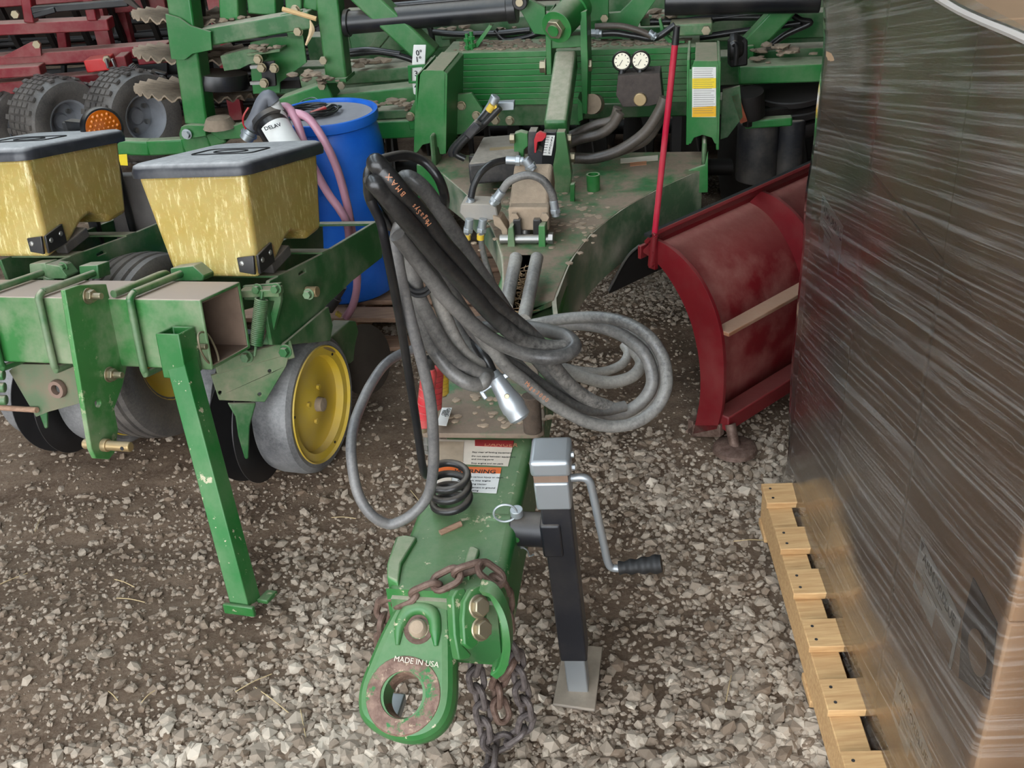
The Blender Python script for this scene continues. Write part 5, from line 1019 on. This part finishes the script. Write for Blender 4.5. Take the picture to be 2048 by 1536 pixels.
sc_ = m.build('rag_scrap', plain('pale_green_scrap', (150, 196, 176), .8)); tag(sc_, 'pale green scraps lying on the blue drum', 'scrap')
# pump beside the drum
PM = thing('transfer_pump', 'black transfer pump with a white label and grey elbow, behind the yellow hopper', 'pump', aty(545, 300, 3.35)*np.array([1, 1, 0])+np.array([0, 0, .40]))
pc_ = aty(543, 248, 3.33); pax = unit(aty(524, 210, 3.42)-aty(572, 290, 3.32))
m = MB(); m.cyl(pc_-pax*.15, pc_+pax*.01, .052, n=32); pb_ = m.build('filter_bowl', BLACKP, PM, .006)
la = unit(np.cross(pax, unit(_C-pc_))); ln = unit(np.cross(la, pax)); ln = ln if ln@(_C-pc_) > 0 else -ln
G = []
for i in range(13):
    t = math.radians(-62+124*i/12)+.35; d = ln*math.cos(t)+la*math.sin(t)*(1 if la[0] > 0 else -1); G.append([pc_-pax*.145+d*.053, pc_-pax*.02+d*.053])
m = MB(); m.grid(G); m.build('pump_label', WHITE, pb_)
xd = unit(G[9][0]-G[4][0]); c = G[4][1]*.5+G[5][1]*.5+ln*.010-pax*.012; text('DELAV', pc_-pax*.050+ln*.0585-xd*.030, xd, pax, .019, INK, pb_, bold=True)
m = MB(); m.lathe([(.054, 0), (.062, .004), (.062, .020), (.054, .024), (.04, .045), (.0, .05)], pc_, pax, 32); hd = m.build('pump_head', BLACKPL, PM)
for k in range(8):
    t = k*.785; a_, b_ = perp(pax); q = pc_+(a_*math.cos(t)+b_*math.sin(t))*.05+pax*.02; m = MB(); m.hexn(q, pax, .007, .012); m.build('head_screw', BLACKP, hd)
m = MB(); m.tube([aty(x, y, 3.32) for x, y in ((500, 255), (512, 235), (525, 205), (537, 193), (548, 205))], .022, 12, 5); m.build('elbow', plain('grey_pvc', (104, 106, 112), .5), PM)
m = MB(); m.cyl(aty(549, 205, 3.32), aty(575, 255, 3.36), .017); m.build('white_pipe', plain('white_pvc', (226, 226, 222), .4), PM); m = MB(); m.cyl(aty(503, 260, 3.34), aty(492, 278, 3.34), .022); m.cyl(aty(499, 266, 3.34), aty(497, 270, 3.34), .027); m.build('hose_barb', GALV, PM)
m = MB(); m.tube([aty(x, y, 3.32) for x, y in ((497, 215), (488, 230), (486, 245), (492, 258))], .003, 6); m.build('red_wire', REDPL, PM)
m = MB(); m.bar(pc_-pax*.10, np.array([pc_[0], pc_[1]+.03, .40]), .05, .05); m.bar(np.array([pc_[0], pc_[1]+.03, .0]), np.array([pc_[0], pc_[1]+.03, .42]), .05, .05); m.build('pump_stand', BLACKP, PM)
PINK = plain('pink_clear_hose', (196, 142, 158), .3, 0, .1, 12)
def phose(pts, label, r=.0135):
    m = MB(); m.tube([aty(x, y, d) for x, y, d in pts], r, 14, 8); o = m.build('pink_hose', PINK); o.location = (0, 0, 0); return tag(o, label, 'hose', 'pink hoses of the transfer pump')
phose([(556, 215, 3.36), (576, 215, 3.36), (592, 240, 3.34), (606, 280, 3.32), (625, 330, 3.3), (655, 385, 3.28), (680, 420, 3.26), (695, 450, 3.26), (700, 500, 3.28)], 'pink clear hose looping low in front of the blue drum')
phose([(548, 232, 3.38), (585, 226, 3.36), (618, 238, 3.34), (650, 285, 3.31), (675, 340, 3.30), (692, 400, 3.29), (702, 450, 3.29), (712, 520, 3.3), (714, 570, 3.31), (706, 610, 3.32), (692, 634, 3.34)], 'long pink clear hose reaching down to the drum foot')
m = MB(); m.cyl(aty(655, 618, 3.3), aty(672, 594, 3.3), .022); m.cyl(aty(672, 594, 3.3), aty(685, 572, 3.3), .016); v_ = m.build('hose_valve', BLACKPL); tag(v_, 'black hose valve with a yellow tap at the drum foot', 'valve'); m = MB(); m.bar(aty(672, 625, 3.29), aty(682, 632, 3.29), .02, .012); m.build('valve_tap', YELPL, v_, .002)
# ================================================================== JACK
J0 = atz(1158, 1375, 0); JT = aty(1105, 935, 1.60); jd = unit(JT-J0)
JK = thing('tongue_jack', 'black drop-leg jack with a galvanised crank holding up the tongue', 'jack', J0)
JF = Fr(J0, 8); JF.w = jd; JF.u = unit(JF.u-jd*(JF.u@jd)); JF.v = np.cross(jd, JF.u)
JB = paint('black_jack_paint', (30, 31, 36), .06, .2, .4); Lj = float((JT-J0)@jd)
jz = lambda px, py: JF.h(px, py, v=-.03)[2]
zb_, zm_, zc_ = jz(1145, 1325), jz(1110, 1010), jz(1105, 965)
m = MB(); m.fbox(JF, (-.0285, .0285), (-.0285, .0285), (zb_, zm_+.01)); OT = m.build('outer_tube', JB, JK, .004, label='black square outer tube')
m = MB(); m.fbox(JF, (-.0225, .0225), (-.0225, .0225), (.006, zb_+.05)); m.build('inner_tube', GALV, JK, .003)
bpx = [atz(x, y, .012) for x, y in ((1105, 1408), (1190, 1420), (1206, 1292), (1128, 1286))]; m = MB(); m.prism(bpx, (0, 0, -.008)); m.build('base_plate', paint('dusty_plate', (120, 112, 104), .7, .9, .5, metal=.5), JK, .003)
m = MB(); m.fbox(JF, (-.034, .031), (-.034, .031), (zm_-.01, zc_)); m.build('gear_collar', GALV, JK, .004); m = MB(); m.fbox(JF, (-.033, .030), (-.030, .030), (zc_, zc_+.02)); m.build('gear_gap', INNER, JK)
ht = JF.h(1105, 920, v=.02)[2]
m = MB(); m.fbox(JF, (-.037, .037), (-.038, .038), (zc_+.018, max(zc_+.055, jz(1105, 957)+.03))); m.build('gear_cap', GALV, JK, .008, seg=3); zg = zc_+.035
ck = JF.hit(1150, 958, v=.0); P = [JF.hit(x, y, v=0.) for x, y in ((1142, 956), (1165, 955), (1178, 962), (1184, 980), (1195, 1030), (1208, 1090), (1215, 1122), (1222, 1134), (1235, 1137), (1250, 1137))]
m = MB(); m.tube(P, .0078, 12, 6); m.build('crank_handle', GALV, JK, label='galvanised crank handle')
g0, g1 = JF.hit(1238, 1136, v=0.), JF.hit(1323, 1127, v=0.); gl = np.linalg.norm(g1-g0); m = MB(); pr = [(.006, 0), (.0125, .0)]
for i in range(29): t = i/28; pr.append((.0125+.0065*t+.0016*math.cos(t*6.28*3.5), t*gl))
m.lathe(pr+[(.0, gl)], g0, g1-g0, 24); m.build('crank_grip', RUB, JK)
# swivel mount on the tongue side
m = MB(); z1, z0 = jz(1100, 1050), jz(1115, 1113); m.fbox(JF, (-.034, .006), (-.034, .0), (z0, z1)); m.build('mount_plate', JB, JK, .005)
q = TF.hit(1060, 1066, v=.36); a = TF.pt(.14, .36, TF.loc(q)[2]); b = q+TF.u*.03
mcz = (z0+z1)/2; mp = JF.pt(-.03, -.0, mcz); b = mp; a = mp-TF.u*.085-0*TF.v
m = MB(); m.cyl(a+TF.u*.02, b, .034, n=28); m.build('mount_sleeve', JB, JK, .003); m = MB(); m.cyl(a-TF.u*.03, b-TF.u*.01, .028, n=24); m.build('mount_stub', GREENC, TI)
pq = a+TF.u*.035; m = MB(); m.cyl(pq-jd*.05, pq+jd*.046, .006); m.cyl(pq+jd*.036, pq+jd*.052, .0125, n=20); m.build('mount_pin', GALV, JK, .001)
m = MB(); m.tube([pq+jd*.046+np.array([-.022+.022*math.cos(t), -.008, .004+.020*math.sin(t)]) for t in np.linspace(0, 6.28, 18, endpoint=False)], .0022, 8, 2, True); m.build('pin_ring', GALV, JK)
m = MB(); m.tube([pq-jd*.05, pq-jd*.06+TF.u*.01, pq-jd*.075+TF.u*.012, pq-jd*.07+TF.u*.022], .0016, 6); m.build('pin_clip', GALV, JK)
m = MB(); m.cyl(pq-TF.v*.036, pq-TF.v*.0345, .006); m.build('sleeve_hole', GREENC, JK)
for z in (zc_+.01, zc_+.04): m = MB(); m.hexn(JF.pt(.036, -.0, z), JF.u, .006, .006); m.build('gear_screw', GALV, JK)
# ================================================================== SAFETY CHAIN
CH = thing('safety_chain', 'rusty steel safety chain draped over the hitch and hanging to the gravel', 'chain', atz(990, 1480, 0))
def link_mesh(mat, L=.0275, Wd=.0150, r=.0066):
    m = MB(); P = [np.array([(L-Wd)*s+Wd*math.cos(t)*1.0, Wd*math.sin(t), 0]) for s, r0 in ((1, -90), (-1, 90)) for t in np.radians(np.linspace(r0, r0+180, 8))]; m.tube(P, r, 9, 1, True, False); o = m.build('chain_link', mat); return o
l1, l2 = link_mesh(RUST), link_mesh(CHAINM); meshes = {0: l1.data, 1: l2.data}; bpy.data.objects.remove(l1); bpy.data.objects.remove(l2)
def chain(pts, kind, pitch=.0435):
    P = spline(pts, 16); d = [0]
    for a, b in zip(P, P[1:]): d.append(d[-1]+np.linalg.norm(b-a))
    n = int(d[-1]/pitch)+1; P = np.array(P)
    for i in range(n):
        s = min((i+.3)*pitch, d[-1]); c = np.array([np.interp(s, d, P[:, k]) for k in range(3)]); c2 = np.array([np.interp(min(s+.01, d[-1]), d, P[:, k]) for k in range(3)]); c1 = np.array([np.interp(max(s-.01, 0), d, P[:, k]) for k in range(3)])
        x = unit(c2-c1); view = unit(_C-c); z = unit(view-x*(view@x)); ang = math.radians((28 if i % 2 else -62)+rnd.uniform(-12, 12)); y = np.cross(z, x); z2 = z*math.cos(ang)+y*math.sin(ang); y2 = np.cross(z2, x)
        o = bpy.data.objects.new('chain_link', meshes[kind if kind < 2 else i % 2]); COL.objects.link(o); o.parent = CH
        off = np.array(ROOTLOC[CH.name]); o.matrix_local = Matrix([(x[k], y2[k], z2[k], float(c[k]-off[k])) for k in range(3)]+[(0, 0, 0, 1)])
z = TF.hit
chain([atz(772, 1330, .28), atz(768, 1270, .36), atz(770, 1215, .43), atz(800, 1198, .475), atz(850, 1180, .50), atz(910, 1150, .525), atz(950, 1135, .53), atz(985, 1150, .52), atz(1004, 1180, .47), atz(1012, 1240, .40)], 0)
chain([atz(990, 1280, .34), atz(968, 1305, .29), atz(950, 1330, .25), atz(958, 1385, .18), atz(967, 1430, .12), atz(972, 1475, .06), atz(985, 1490, .03)], 1)
chain([atz(1022, 1290, .32), atz(1032, 1320, .27), atz(1040, 1370, .20), atz(1052, 1420, .13), atz(1048, 1455, .08), atz(1020, 1478, .045), atz(990, 1492, .025), atz(982, 1530, .02), atz(985, 1580, .018)], 1)
chain([atz(1022, 1330, .27), atz(1000, 1360, .22), atz(995, 1395, .17), atz(1002, 1420, .14)], 0)
# ================================================================== HOSE HOLDER ROD (spring foot, pigtail loop) - part of the implement
s0 = tq(905, 1020)+np.array([0, 0, .008]); P = []
for i in range(70):
    t = i/69; a_ = t*3.3*6.2832+1.0; P.append(s0+np.array([.036*math.cos(a_), .036*math.sin(a_), .085*t-.0*t]))
RODY = 1.62
rod = P+[aty(x, y, q) for x, y, q in ((848, 945, 1.60), (832, 840, 1.58), (800, 640, 1.52), (772, 494, 1.46), (761, 443, 1.455), (742, 400, 1.45), (736, 350, 1.46), (752, 326, 1.48), (780, 315, 1.50), (815, 311, 1.53), (850, 325, 1.54), (876, 355, 1.53), (889, 390, 1.55), (888, 415, 1.62), (868, 445, 1.66), (830, 462, 1.64), (787, 456, 1.58), (767, 440, 1.52), (746, 412, 1.47), (737, 385, 1.44), (737, 360, 1.42))]
m = MB(); m.tube(rod, .0075, 10, 4); m.build('hose_holder_rod', BLACKP, TI, label='black hose holder rod with a coiled foot and pigtail loop')
# ================================================================== HYDRAULIC HOSES
PATH = {}
HG = 'hydraulic hoses hung on the tongue'
def hh(pts, r, mat, label):
    P = [aty(x, y, d) for x, y, d in pts]; m = MB(); m.tube(P, r, 14, 8); o = m.build('hydraulic_hose', mat); PATH[o.name] = (spline(P, 40), r); return tag(o, label, 'hose', HG)
SCUF = hosem('scuffed_black_hose', (50, 49, 49), .5); HALF = hosem('half_dusty_hose', (64, 62, 61), .8, (160, 156, 148))
def zs(pts, d): n = len(d); return [(x, y, float(np.interp(i/(len(pts)-1), np.linspace(0, 1, n), d))) for i, (x, y) in enumerate(pts)]
h1 = hh(zs([(800, 400), (772, 352), (752, 326), (767, 342), (792, 372), (822, 407), (853, 443), (883, 484), (914, 519), (952, 565), (990, 606), (1015, 631), (1056, 666), (1086, 697), (1104, 728), (1142, 773), (1180, 800), (1225, 818)], [1.60, 1.44, 1.42, 1.46, 1.50, 1.54, 1.58, 1.64, 1.70, 1.74]), .0140, HBLK2, 'thickest black hydraulic hose, topmost of the bundle, with printed lettering')
h2 = hh(zs([(795, 440), (770, 395), (749, 366), (772, 392), (802, 428), (828, 458), (853, 489), (883, 524), (914, 555), (952, 595), (985, 631), (1036, 676), (1066, 689), (1100, 695), (1136, 694)], [1.56, 1.42, 1.42, 1.45, 1.48, 1.52, 1.56, 1.58, 1.60]), .0136, HBLK2, 'black ribbed hydraulic hose below the thickest one, ending at the tight fold')
h3 = hh(zs([(795, 470), (830, 515), (883, 585), (914, 618), (952, 654), (990, 682), (1028, 699), (1066, 712), (1104, 715), (1135, 708), (1149, 692), (1135, 674), (1104, 664), (1066, 656), (1000, 652), (940, 660)], [1.50, 1.53, 1.55, 1.56, 1.56, 1.60, 1.70, 1.78]), .0126, SCUF, 'dark scuffed hydraulic hose folded back on itself in a tight loop')
h4 = hh(zs([(806, 420), (797, 378), (812, 356), (838, 369), (863, 397), (888, 435), (914, 474), (939, 514), (965, 552), (990, 588), (1030, 650), (1060, 700), (1100, 748), (1150, 800), (1218, 828), (1256, 822), (1287, 800), (1304, 770), (1302, 738), (1288, 706), (1262, 682), (1231, 664), (1180, 650), (1110, 650), (1050, 660)], [1.62, 1.56, 1.58, 1.62, 1.68, 1.72, 1.74, 1.76, 1.80, 1.88, 1.98]), .0130, HGREY, 'grey dusty hydraulic hose arching over the holder into the coil')
h5 = hh(zs([(840, 480), (900, 580), (950, 655), (985, 699), (1015, 735), (1046, 760), (1092, 798), (1130, 822), (1180, 846), (1231, 853), (1276, 843), (1312, 816), (1331, 780), (1333, 748), (1325, 712), (1302, 677), (1269, 653), (1231, 639), (1180, 634), (1117, 639), (1050, 652)], [1.58, 1.62, 1.64, 1.66, 1.68, 1.72, 1.78, 1.86, 1.96]), .0118, HALF, 'dusty hydraulic hose in the outermost turn of the coil')
h13 = hh(zs([(1000, 690), (1060, 752), (1110, 790), (1170, 828), (1231, 842), (1269, 832), (1300, 808), (1316, 776), (1316, 748), (1305, 717), (1276, 684), (1231, 656), (1180, 644), (1100, 648)], [1.72, 1.74, 1.76, 1.80, 1.88, 1.98]), .0108, HPALE, 'pale dusty hydraulic hose in the second turn of the coil')
h6 = hh(zs([(1040, 700), (1080, 720), (1104, 730), (1142, 744), (1180, 758), (1218, 765), (1256, 757), (1276, 742), (1282, 722), (1268, 700)], [1.82, 1.82, 1.84, 1.88, 1.94]), .0130, HPALE, 'pale dirt-crusted hydraulic hose lying inside the coil')
h7 = hh(zs([(1090, 722), (1140, 738), (1180, 744), (1213, 742), (1243, 729), (1256, 708), (1248, 690)], [1.92, 1.94, 1.97, 2.02]), .0102, HPALE, 'short pale hydraulic hose end innermost in the coil')
h8 = hh(zs([(806, 470), (812, 530), (822, 580), (843, 643), (868, 699), (901, 742), (934, 765), (958, 769), (970, 757), (955, 735), (915, 680), (880, 600), (855, 510)], [1.60, 1.60, 1.60, 1.58, 1.60, 1.70, 1.74]), .0128, HGREY, 'grey hydraulic hose hanging in the lowest bend above the plate')
h9 = hh(zs([(818, 470), (826, 540), (838, 595), (863, 646), (888, 689), (919, 722), (952, 744), (973, 752), (968, 738), (925, 680), (895, 610), (865, 520)], [1.58, 1.585, 1.59, 1.60, 1.62, 1.70, 1.76]), .0128, HGREY, 'grey dusty hydraulic hose hanging just above the lowest bend')
h14 = hh(zs([(835, 470), (852, 530), (871, 580), (889, 631), (909, 676), (929, 707), (952, 727), (968, 732), (962, 715), (930, 655), (905, 590), (880, 520)], [1.60, 1.61, 1.62, 1.64, 1.72, 1.78]), .0126, HPALE, 'pale hydraulic hose hanging third above the lowest bend')
h10 = hh(zs([(806, 420), (797, 456), (792, 480), (797, 532), (807, 580), (822, 643), (843, 720), (860, 796), (866, 859), (867, 930), (857, 988), (832, 1022), (802, 1042), (776, 1048), (743, 1030), (718, 992), (706, 943), (702, 893), (708, 850), (720, 815), (741, 770), (772, 727), (812, 704), (870, 690), (930, 684)], [1.54, 1.52, 1.53, 1.55, 1.57, 1.56, 1.56, 1.62, 1.74, 1.88, 1.96]), .0100, hosem('grey_power_cable', (74, 74, 76), .6), 'slim grey hose dropping in a wide loop left of the tongue')
h11 = hh(zs([(800, 440), (850, 520), (905, 600), (955, 672), (1000, 712), (1050, 745), (1092, 775), (1150, 812), (1200, 822), (1250, 812)], [1.56, 1.60, 1.66, 1.70, 1.74]), .0110, SCUF, 'dark hydraulic hose running under the thick black ones into the coil')
h12 = hh(zs([(1010, 640), (950, 645), (909, 658), (906, 668), (940, 676), (985, 690), (1050, 700), (1110, 690)], [2.02, 2.0, 1.98, 1.95]), .0130, HDIRT, 'dark hydraulic hose lying across the tongue behind the bundle')
m = MB(); tp = [aty(x, y, d) for x, y, d in ((812, 566, 1.575), (830, 582, 1.565), (852, 578, 1.565), (868, 555, 1.575), (860, 548, 1.62), (830, 555, 1.63))]; m.tube(tp, .004, 6, 5, True); m.tube([p+np.array([0, 0, -.008]) for p in tp], .004, 6, 5, True); tw = m.build('wire_tie', RUB); tag(tw, 'black wire tie twisted around the grey hanging hoses', 'wire tie')
def on_hose(body, px, py, size, mat, h, flip=1):
    P, rad = PATH[h.name]; k = min(range(1, len(P)-2), key=lambda i: (lambda a: (a[0]-px)**2+(a[1]-py)**2)(project(P[i]))+(1e5 if i < 90 else 0))
    for ch in body:
        p = P[k]; x = unit(P[k+1]-P[k-1])*flip; v = unit(_C-p); v = unit(v-x*(v@x)); y = np.cross(v, x); text(ch, p+v*(rad+.0004)-y*size*.36, x, y, size, mat, h, 'hose_print')
        s = 0
        while s < size*.62 and 1 < k < len(P)-3: s += np.linalg.norm(P[k+flip]-P[k]); k += flip

on_hose('BMAX', 800, 380, .0115, ORINK, h1, -1); on_hose('MegaSys', 850, 440, .0115, ORINK, h1, -1); on_hose('Mega3000', 1046, 760, .011, ORINK, h5)
# silver connector plug with its cable
EP = thing('electrical_plug', 'silver seven-pin electrical plug hanging among the hoses', 'plug', aty(1010, 800, 1.62))
p0, p1 = aty(984, 745, 1.64), aty(1042, 838, 1.60); ax = unit(p1-p0); Lp = np.linalg.norm(p1-p0); m = MB(); m.lathe([(.0, 0), (.012, 0), (.0135, .01), (.0155, .012), (.0165, .03), (.018, .045), (.0215, .06), (.0225, .075), (.0205, .08), (.020, .095), (.013, .10), (.013, Lp), (0, Lp)], p0, ax, 28); m.build('plug_body', GALV, EP)
sd = unit(np.cross(ax, unit(_C-p0))); m = MB()
for s in (1, -1): c = p0+ax*.018+sd*s*.024; m.box6(c, (sd, ax, np.cross(sd, ax)), (.026, .010, .012)); m.box6(c+sd*s*.010+ax*.008, (sd, ax, np.cross(sd, ax)), (.008, .018, .012))
m.build('plug_ears', GALV, EP, .002); m = MB(); m.tube([aty(x, y, d) for x, y, d in ((935, 680, 1.72), (952, 690, 1.68), (970, 715, 1.65), (986, 748, 1.64))], .0095, 12, 6); m.build('plug_cable', HBLK, EP)
q = p0+ax*.05+unit(_C-p0)*.018; m = MB(); m.lathe([(0, .003), (.004, .003), (.005, 0)], q, unit(_C-p0), 12); m.build('plug_screw', ZINC, EP)
# coloured hose grips parked in front of the plate
def grip(px, py, qx, qy, d, mat, label, r=.0165):
    p, q = aty(px, py, d), aty(qx, qy, d); T = thing('hose_grip', label, 'hose grip', q, 'coloured hose grips'); L_ = np.linalg.norm(q-p); m = MB(); pr = [(.008, -.012), (.012, -.01), (r, 0)]
    for i in range(7): t0 = (i+.06)/7*L_; t1 = (i+.92)/7*L_; pr += [(r*1.0, t0), (r*1.0, t1), (r*.9, t1+.0005), (r*.9, t1+L_*.009)]
    m.lathe(pr+[(.010, L_+.004), (0, L_+.004)], p, q-p, 24); m.build('grip_sleeve', mat, T, smooth=25); m = MB(); m.cyl(p+(p-q)*.28, p, .010); m.build('hose_end', HBLK, T); m = MB(); m.cyl(q, q+(q-p)*.12, .010); m.build('coupler_tip', ZINC, T, .001)
grip(858, 745, 846, 850, 1.86, REDPL, 'red ribbed hose grip nearest the slim grey hose'); grip(872, 735, 868, 815, 1.92, REDPL, 'red ribbed hose grip behind the other red one', .0165); grip(884, 735, 885, 785, 1.97, YELPL, 'yellow hose grip behind the red ones', .014)
m = MB(); m.cyl(aty(848, 748, 1.95), aty(858, 722, 1.95), .011); yb = m.build('yellow_hose_band', YELPL); tag(yb, 'yellow band on a black hose above the red grips', 'hose band')
tg = [atz(x, y, .557) for x, y in ((884, 816), (904, 816), (893, 852), (873, 850))]; m = MB(); m.prism(tg, (0, 0, .001)); wt = m.build('name_tag', WHITE); tag(wt, 'white name tag lying on the dirty hose plate', 'tag')
tx_ = unit(tg[3]-tg[0]); ty_ = unit(tg[1]-tg[0]); text('GANG', tg[1]+tx_*.004-ty_*.010+np.array([0, 0, .0022]), tx_, ty_, .012, INK, wt); text('RED', tg[0]+tx_*.012+ty_*.004+np.array([0, 0, .0022]), tx_, ty_, .012, INK, wt)
# ================================================================== RED IMPLEMENT (far left)
RF = Fr((-2.2, 6.2, 0), 0)
RI = thing('red_field_cultivator', 'dusty red cultivator frame with wide tyres parked behind the planter', 'farm implement', (-2.3, 6.3, 0))
def rbar(a, b, wpx, v=0, depth=.12, name='frame_beam', mat=RED, v2=None): m = MB(); pbar(a, b, wpx, RF, v, depth, v2, m); return m.build(name, mat, RI, .006)
rbar((-40, 62), (216, 50), 22); rbar((-40, 128), (335, 100), 24); rbar((-40, 182), (216, 158), 24); rbar((190, 18), (330, 8), 22, .5); rbar((-40, 12), (60, 4), 14, .6)
rbar((-40, 88), (330, 76), 10, 1.6, .08)
rbar((46, -30), (58, 46), 20, -.02, .08, 'frame_post'); rbar((168, -30), (184, 42), 20, -.02, .08, 'frame_post'); rbar((120, 60), (130, 130), 18, .5, .08, 'frame_post'); rbar((240, 20), (262, 110), 18, .6, .08, 'frame_post'); rbar((205, 60), (215, 120), 14, .5, .06, 'frame_post')
rbar((-40, 150), (80, 142), 20, -.1, .10, 'mounting_block'); rbar((170, 134), (218, 128), 24, -.12, .12, 'mounting_block', paint('bright_red', (196, 28, 30), .1, .3)); rbar((232, 126), (252, 124), 24, -.12, .12, 'mounting_block'); rbar((275, 122), (335, 116), 18, -.05, .1, 'mounting_block')
m = MB(); m.prism(RF.poly([(0, 116), (62, 84), (80, 90), (82, 112)], v=-.03), RF.v*.02); m.build('frame_gusset', RED, RI)
for p in ((75, 88), (215, 118), (285, 108), (32, 28)):
    q = RF.hit(*p, v=-.14); m = MB(); m.hexn(q, -RF.v, .022, .02); m.build('frame_bolt', ZINC, RI)
rbar((62, 22), (255, 6), 14, -.15, .05, 'black_link', BLACKP); m = MB(); m.prism(RF.poly([(245, 2), (258, -4), (280, 18), (276, 20)], v=-.16), RF.v*.03); m.build('scraper_tip', DISCD, RI); rbar((65, 32), (110, 20), 12, -.16, .05, 'link_clevis', BLACKP)
rbar((175, 170), (205, 235), 34, -.2, .08, 'wheel_fork'); rbar((210, 118), (216, 138), 5, -.2, .03, 'spring_rod', STEEL); rbar((222, 118), (232, 140), 5, -.2, .03, 'spring_rod', STEEL)
m = MB(); a, b = RF.hit(258, 134, v=-.25), RF.hit(290, 168, v=-.25); P = []; axx = b-a; e1, e2 = perp(axx)
for i in range(141): t = i/140; P.append(a+axx*t+(e1*math.cos(14*6.283*t)+e2*math.sin(14*6.283*t))*.03)
m.tube(P, .0075, 5, sm=False); m.build('coil_spring', BLACKP, RI)
rbar((222, 150), (240, 168), 24, -.25, .05, 'spring_bracket', BLACKP); rbar((232, 170), (298, 176), 10, -.28, .05, 'scraper_arm', BLACKP); m = MB(); m.tube([RF.hit(x, y, v=-.3) for x, y in ((296, 176), (312, 195), (325, 225), (332, 262))], .02, 8); m.build('scraper_tine', DISCD, RI); rbar((300, 152), (330, 160), 24, -.1, .05, 'spring_bracket', BLACKP)
wax = unit(np.array([.80, -.60, 0]))
def far_tyre(c, R, wd):
    k = 40; m = MB(); m.lathe([(R*.5, -wd*.42), (R*.75, -wd*.5), (R*.93, -wd*.46), (R, -wd*.34), (R, wd*.34), (R*.93, wd*.46), (R*.75, wd*.5), (R*.52, wd*.42)], c, wax, 56, True); t = m.build('implement_tyre', TYRE, RI)
    e1, e2 = perp(wax); g = MB()
    for j in range(k):
        a = 2*math.pi*j/k; d = e1*math.cos(a)+e2*math.sin(a); tt = np.cross(wax, d)
        for s in (-.26, -.09, .09, .26): g.box6(c+d*(R+.003)+wax*(s*wd+(.02 if j % 2 else -.02)), (wax, tt, d), (wd*.13, R*.11, .012))
    o = g.build('tread_blocks', TYRE, t); o['kind'] = 'stuff'
    m = MB(); m.lathe([(0, wd*.12), (R*.16, wd*.12), (R*.2, wd*.05), (R*.42, wd*.05), (R*.48, wd*.40), (R*.53, wd*.43), (R*.53, -wd*.42), (R*.4, -wd*.4)], c, wax, 40); m.build('rim', plain('grey_rim', (150, 152, 156), .5, .3), t)
    for j in range(5): a = 6.283*j/5; q = c+(e1*math.cos(a)+e2*math.sin(a))*R*.3+wax*wd*.05; m = MB(); m.hexn(q, wax, .014, .02); m.build('wheel_nut', STEEL, t)
def tc2(px, py, R): return atz(px, py, R)
far_tyre(aty(118, 242, 5.9), .24, .27); far_tyre(aty(268, 232, 5.75), .245, .25); far_tyre(aty(40, 250, 6.3), .24, .2)
m = MB(); m.cyl(aty(70, 244, 6.1), aty(300, 234, 6.2), .035); m.build('wheel_axle', RED, RI)
for x in (-3.2, -2.3, -1.6): m = MB(); m.bar((x, 6.6, 0.0), (x, 6.6, .9), .08, .08); m.build('shank', RED, RI)
for y0, z0 in ((6.9, .25), (7.5, .28)):  # dark baskets and tines added to fill and darken the gaps behind
    m = MB(); R_ = .24
    for k in range(14): a = 6.283*k/14; m.cyl((-4.6, y0+R_*math.cos(a), z0+R_*math.sin(a)), (-1.05, y0+R_*math.cos(a+.5), z0+R_*math.sin(a+.5)), .014, n=8)
    o = m.build('added_rolling_basket', DK, RI); m = MB(); m.cyl((-4.6, y0, z0), (-1.05, y0, z0), .06); m.build('added_basket_shaft', DK, o)
    for k in range(6): m = MB(); m.lathe([(.05, -.01), (R_, -.01), (R_, .01), (.05, .01)], (-4.6+k*.71, y0, z0), (1, 0, 0), 28, True); m.build('added_basket_plate', DK, o)
for k in range(16): m = MB(); x = -4.4+k*.215; m.bar((x, 6.65, .75), (x, 6.85, .35), .03, .05); m.bar((x, 6.85, .36), (x, 6.6, .04), .025, .04); m.build('added_spring_tine', DK, RI, .003)
m = MB(); m.bar((-4.6, 7.2, .78), (-1.0, 7.2, .78), .12, .12); m.build('frame_beam', RED, RI, .006); m = MB(); m.bar((-4.6, 6.65, .8), (-1.0, 6.65, .8), .1, .1); m.build('frame_beam', RED, RI, .006)
# far red post behind the right-hand frame
m = MB(); p = aty(1592, 90, 6.6); m.cyl((p[0], p[1], 0), (p[0], p[1], p[2]+.3), .03); fp = m.build('red_post', RED); tag(fp, 'thin red post standing far behind the right end of the green frame', 'post')
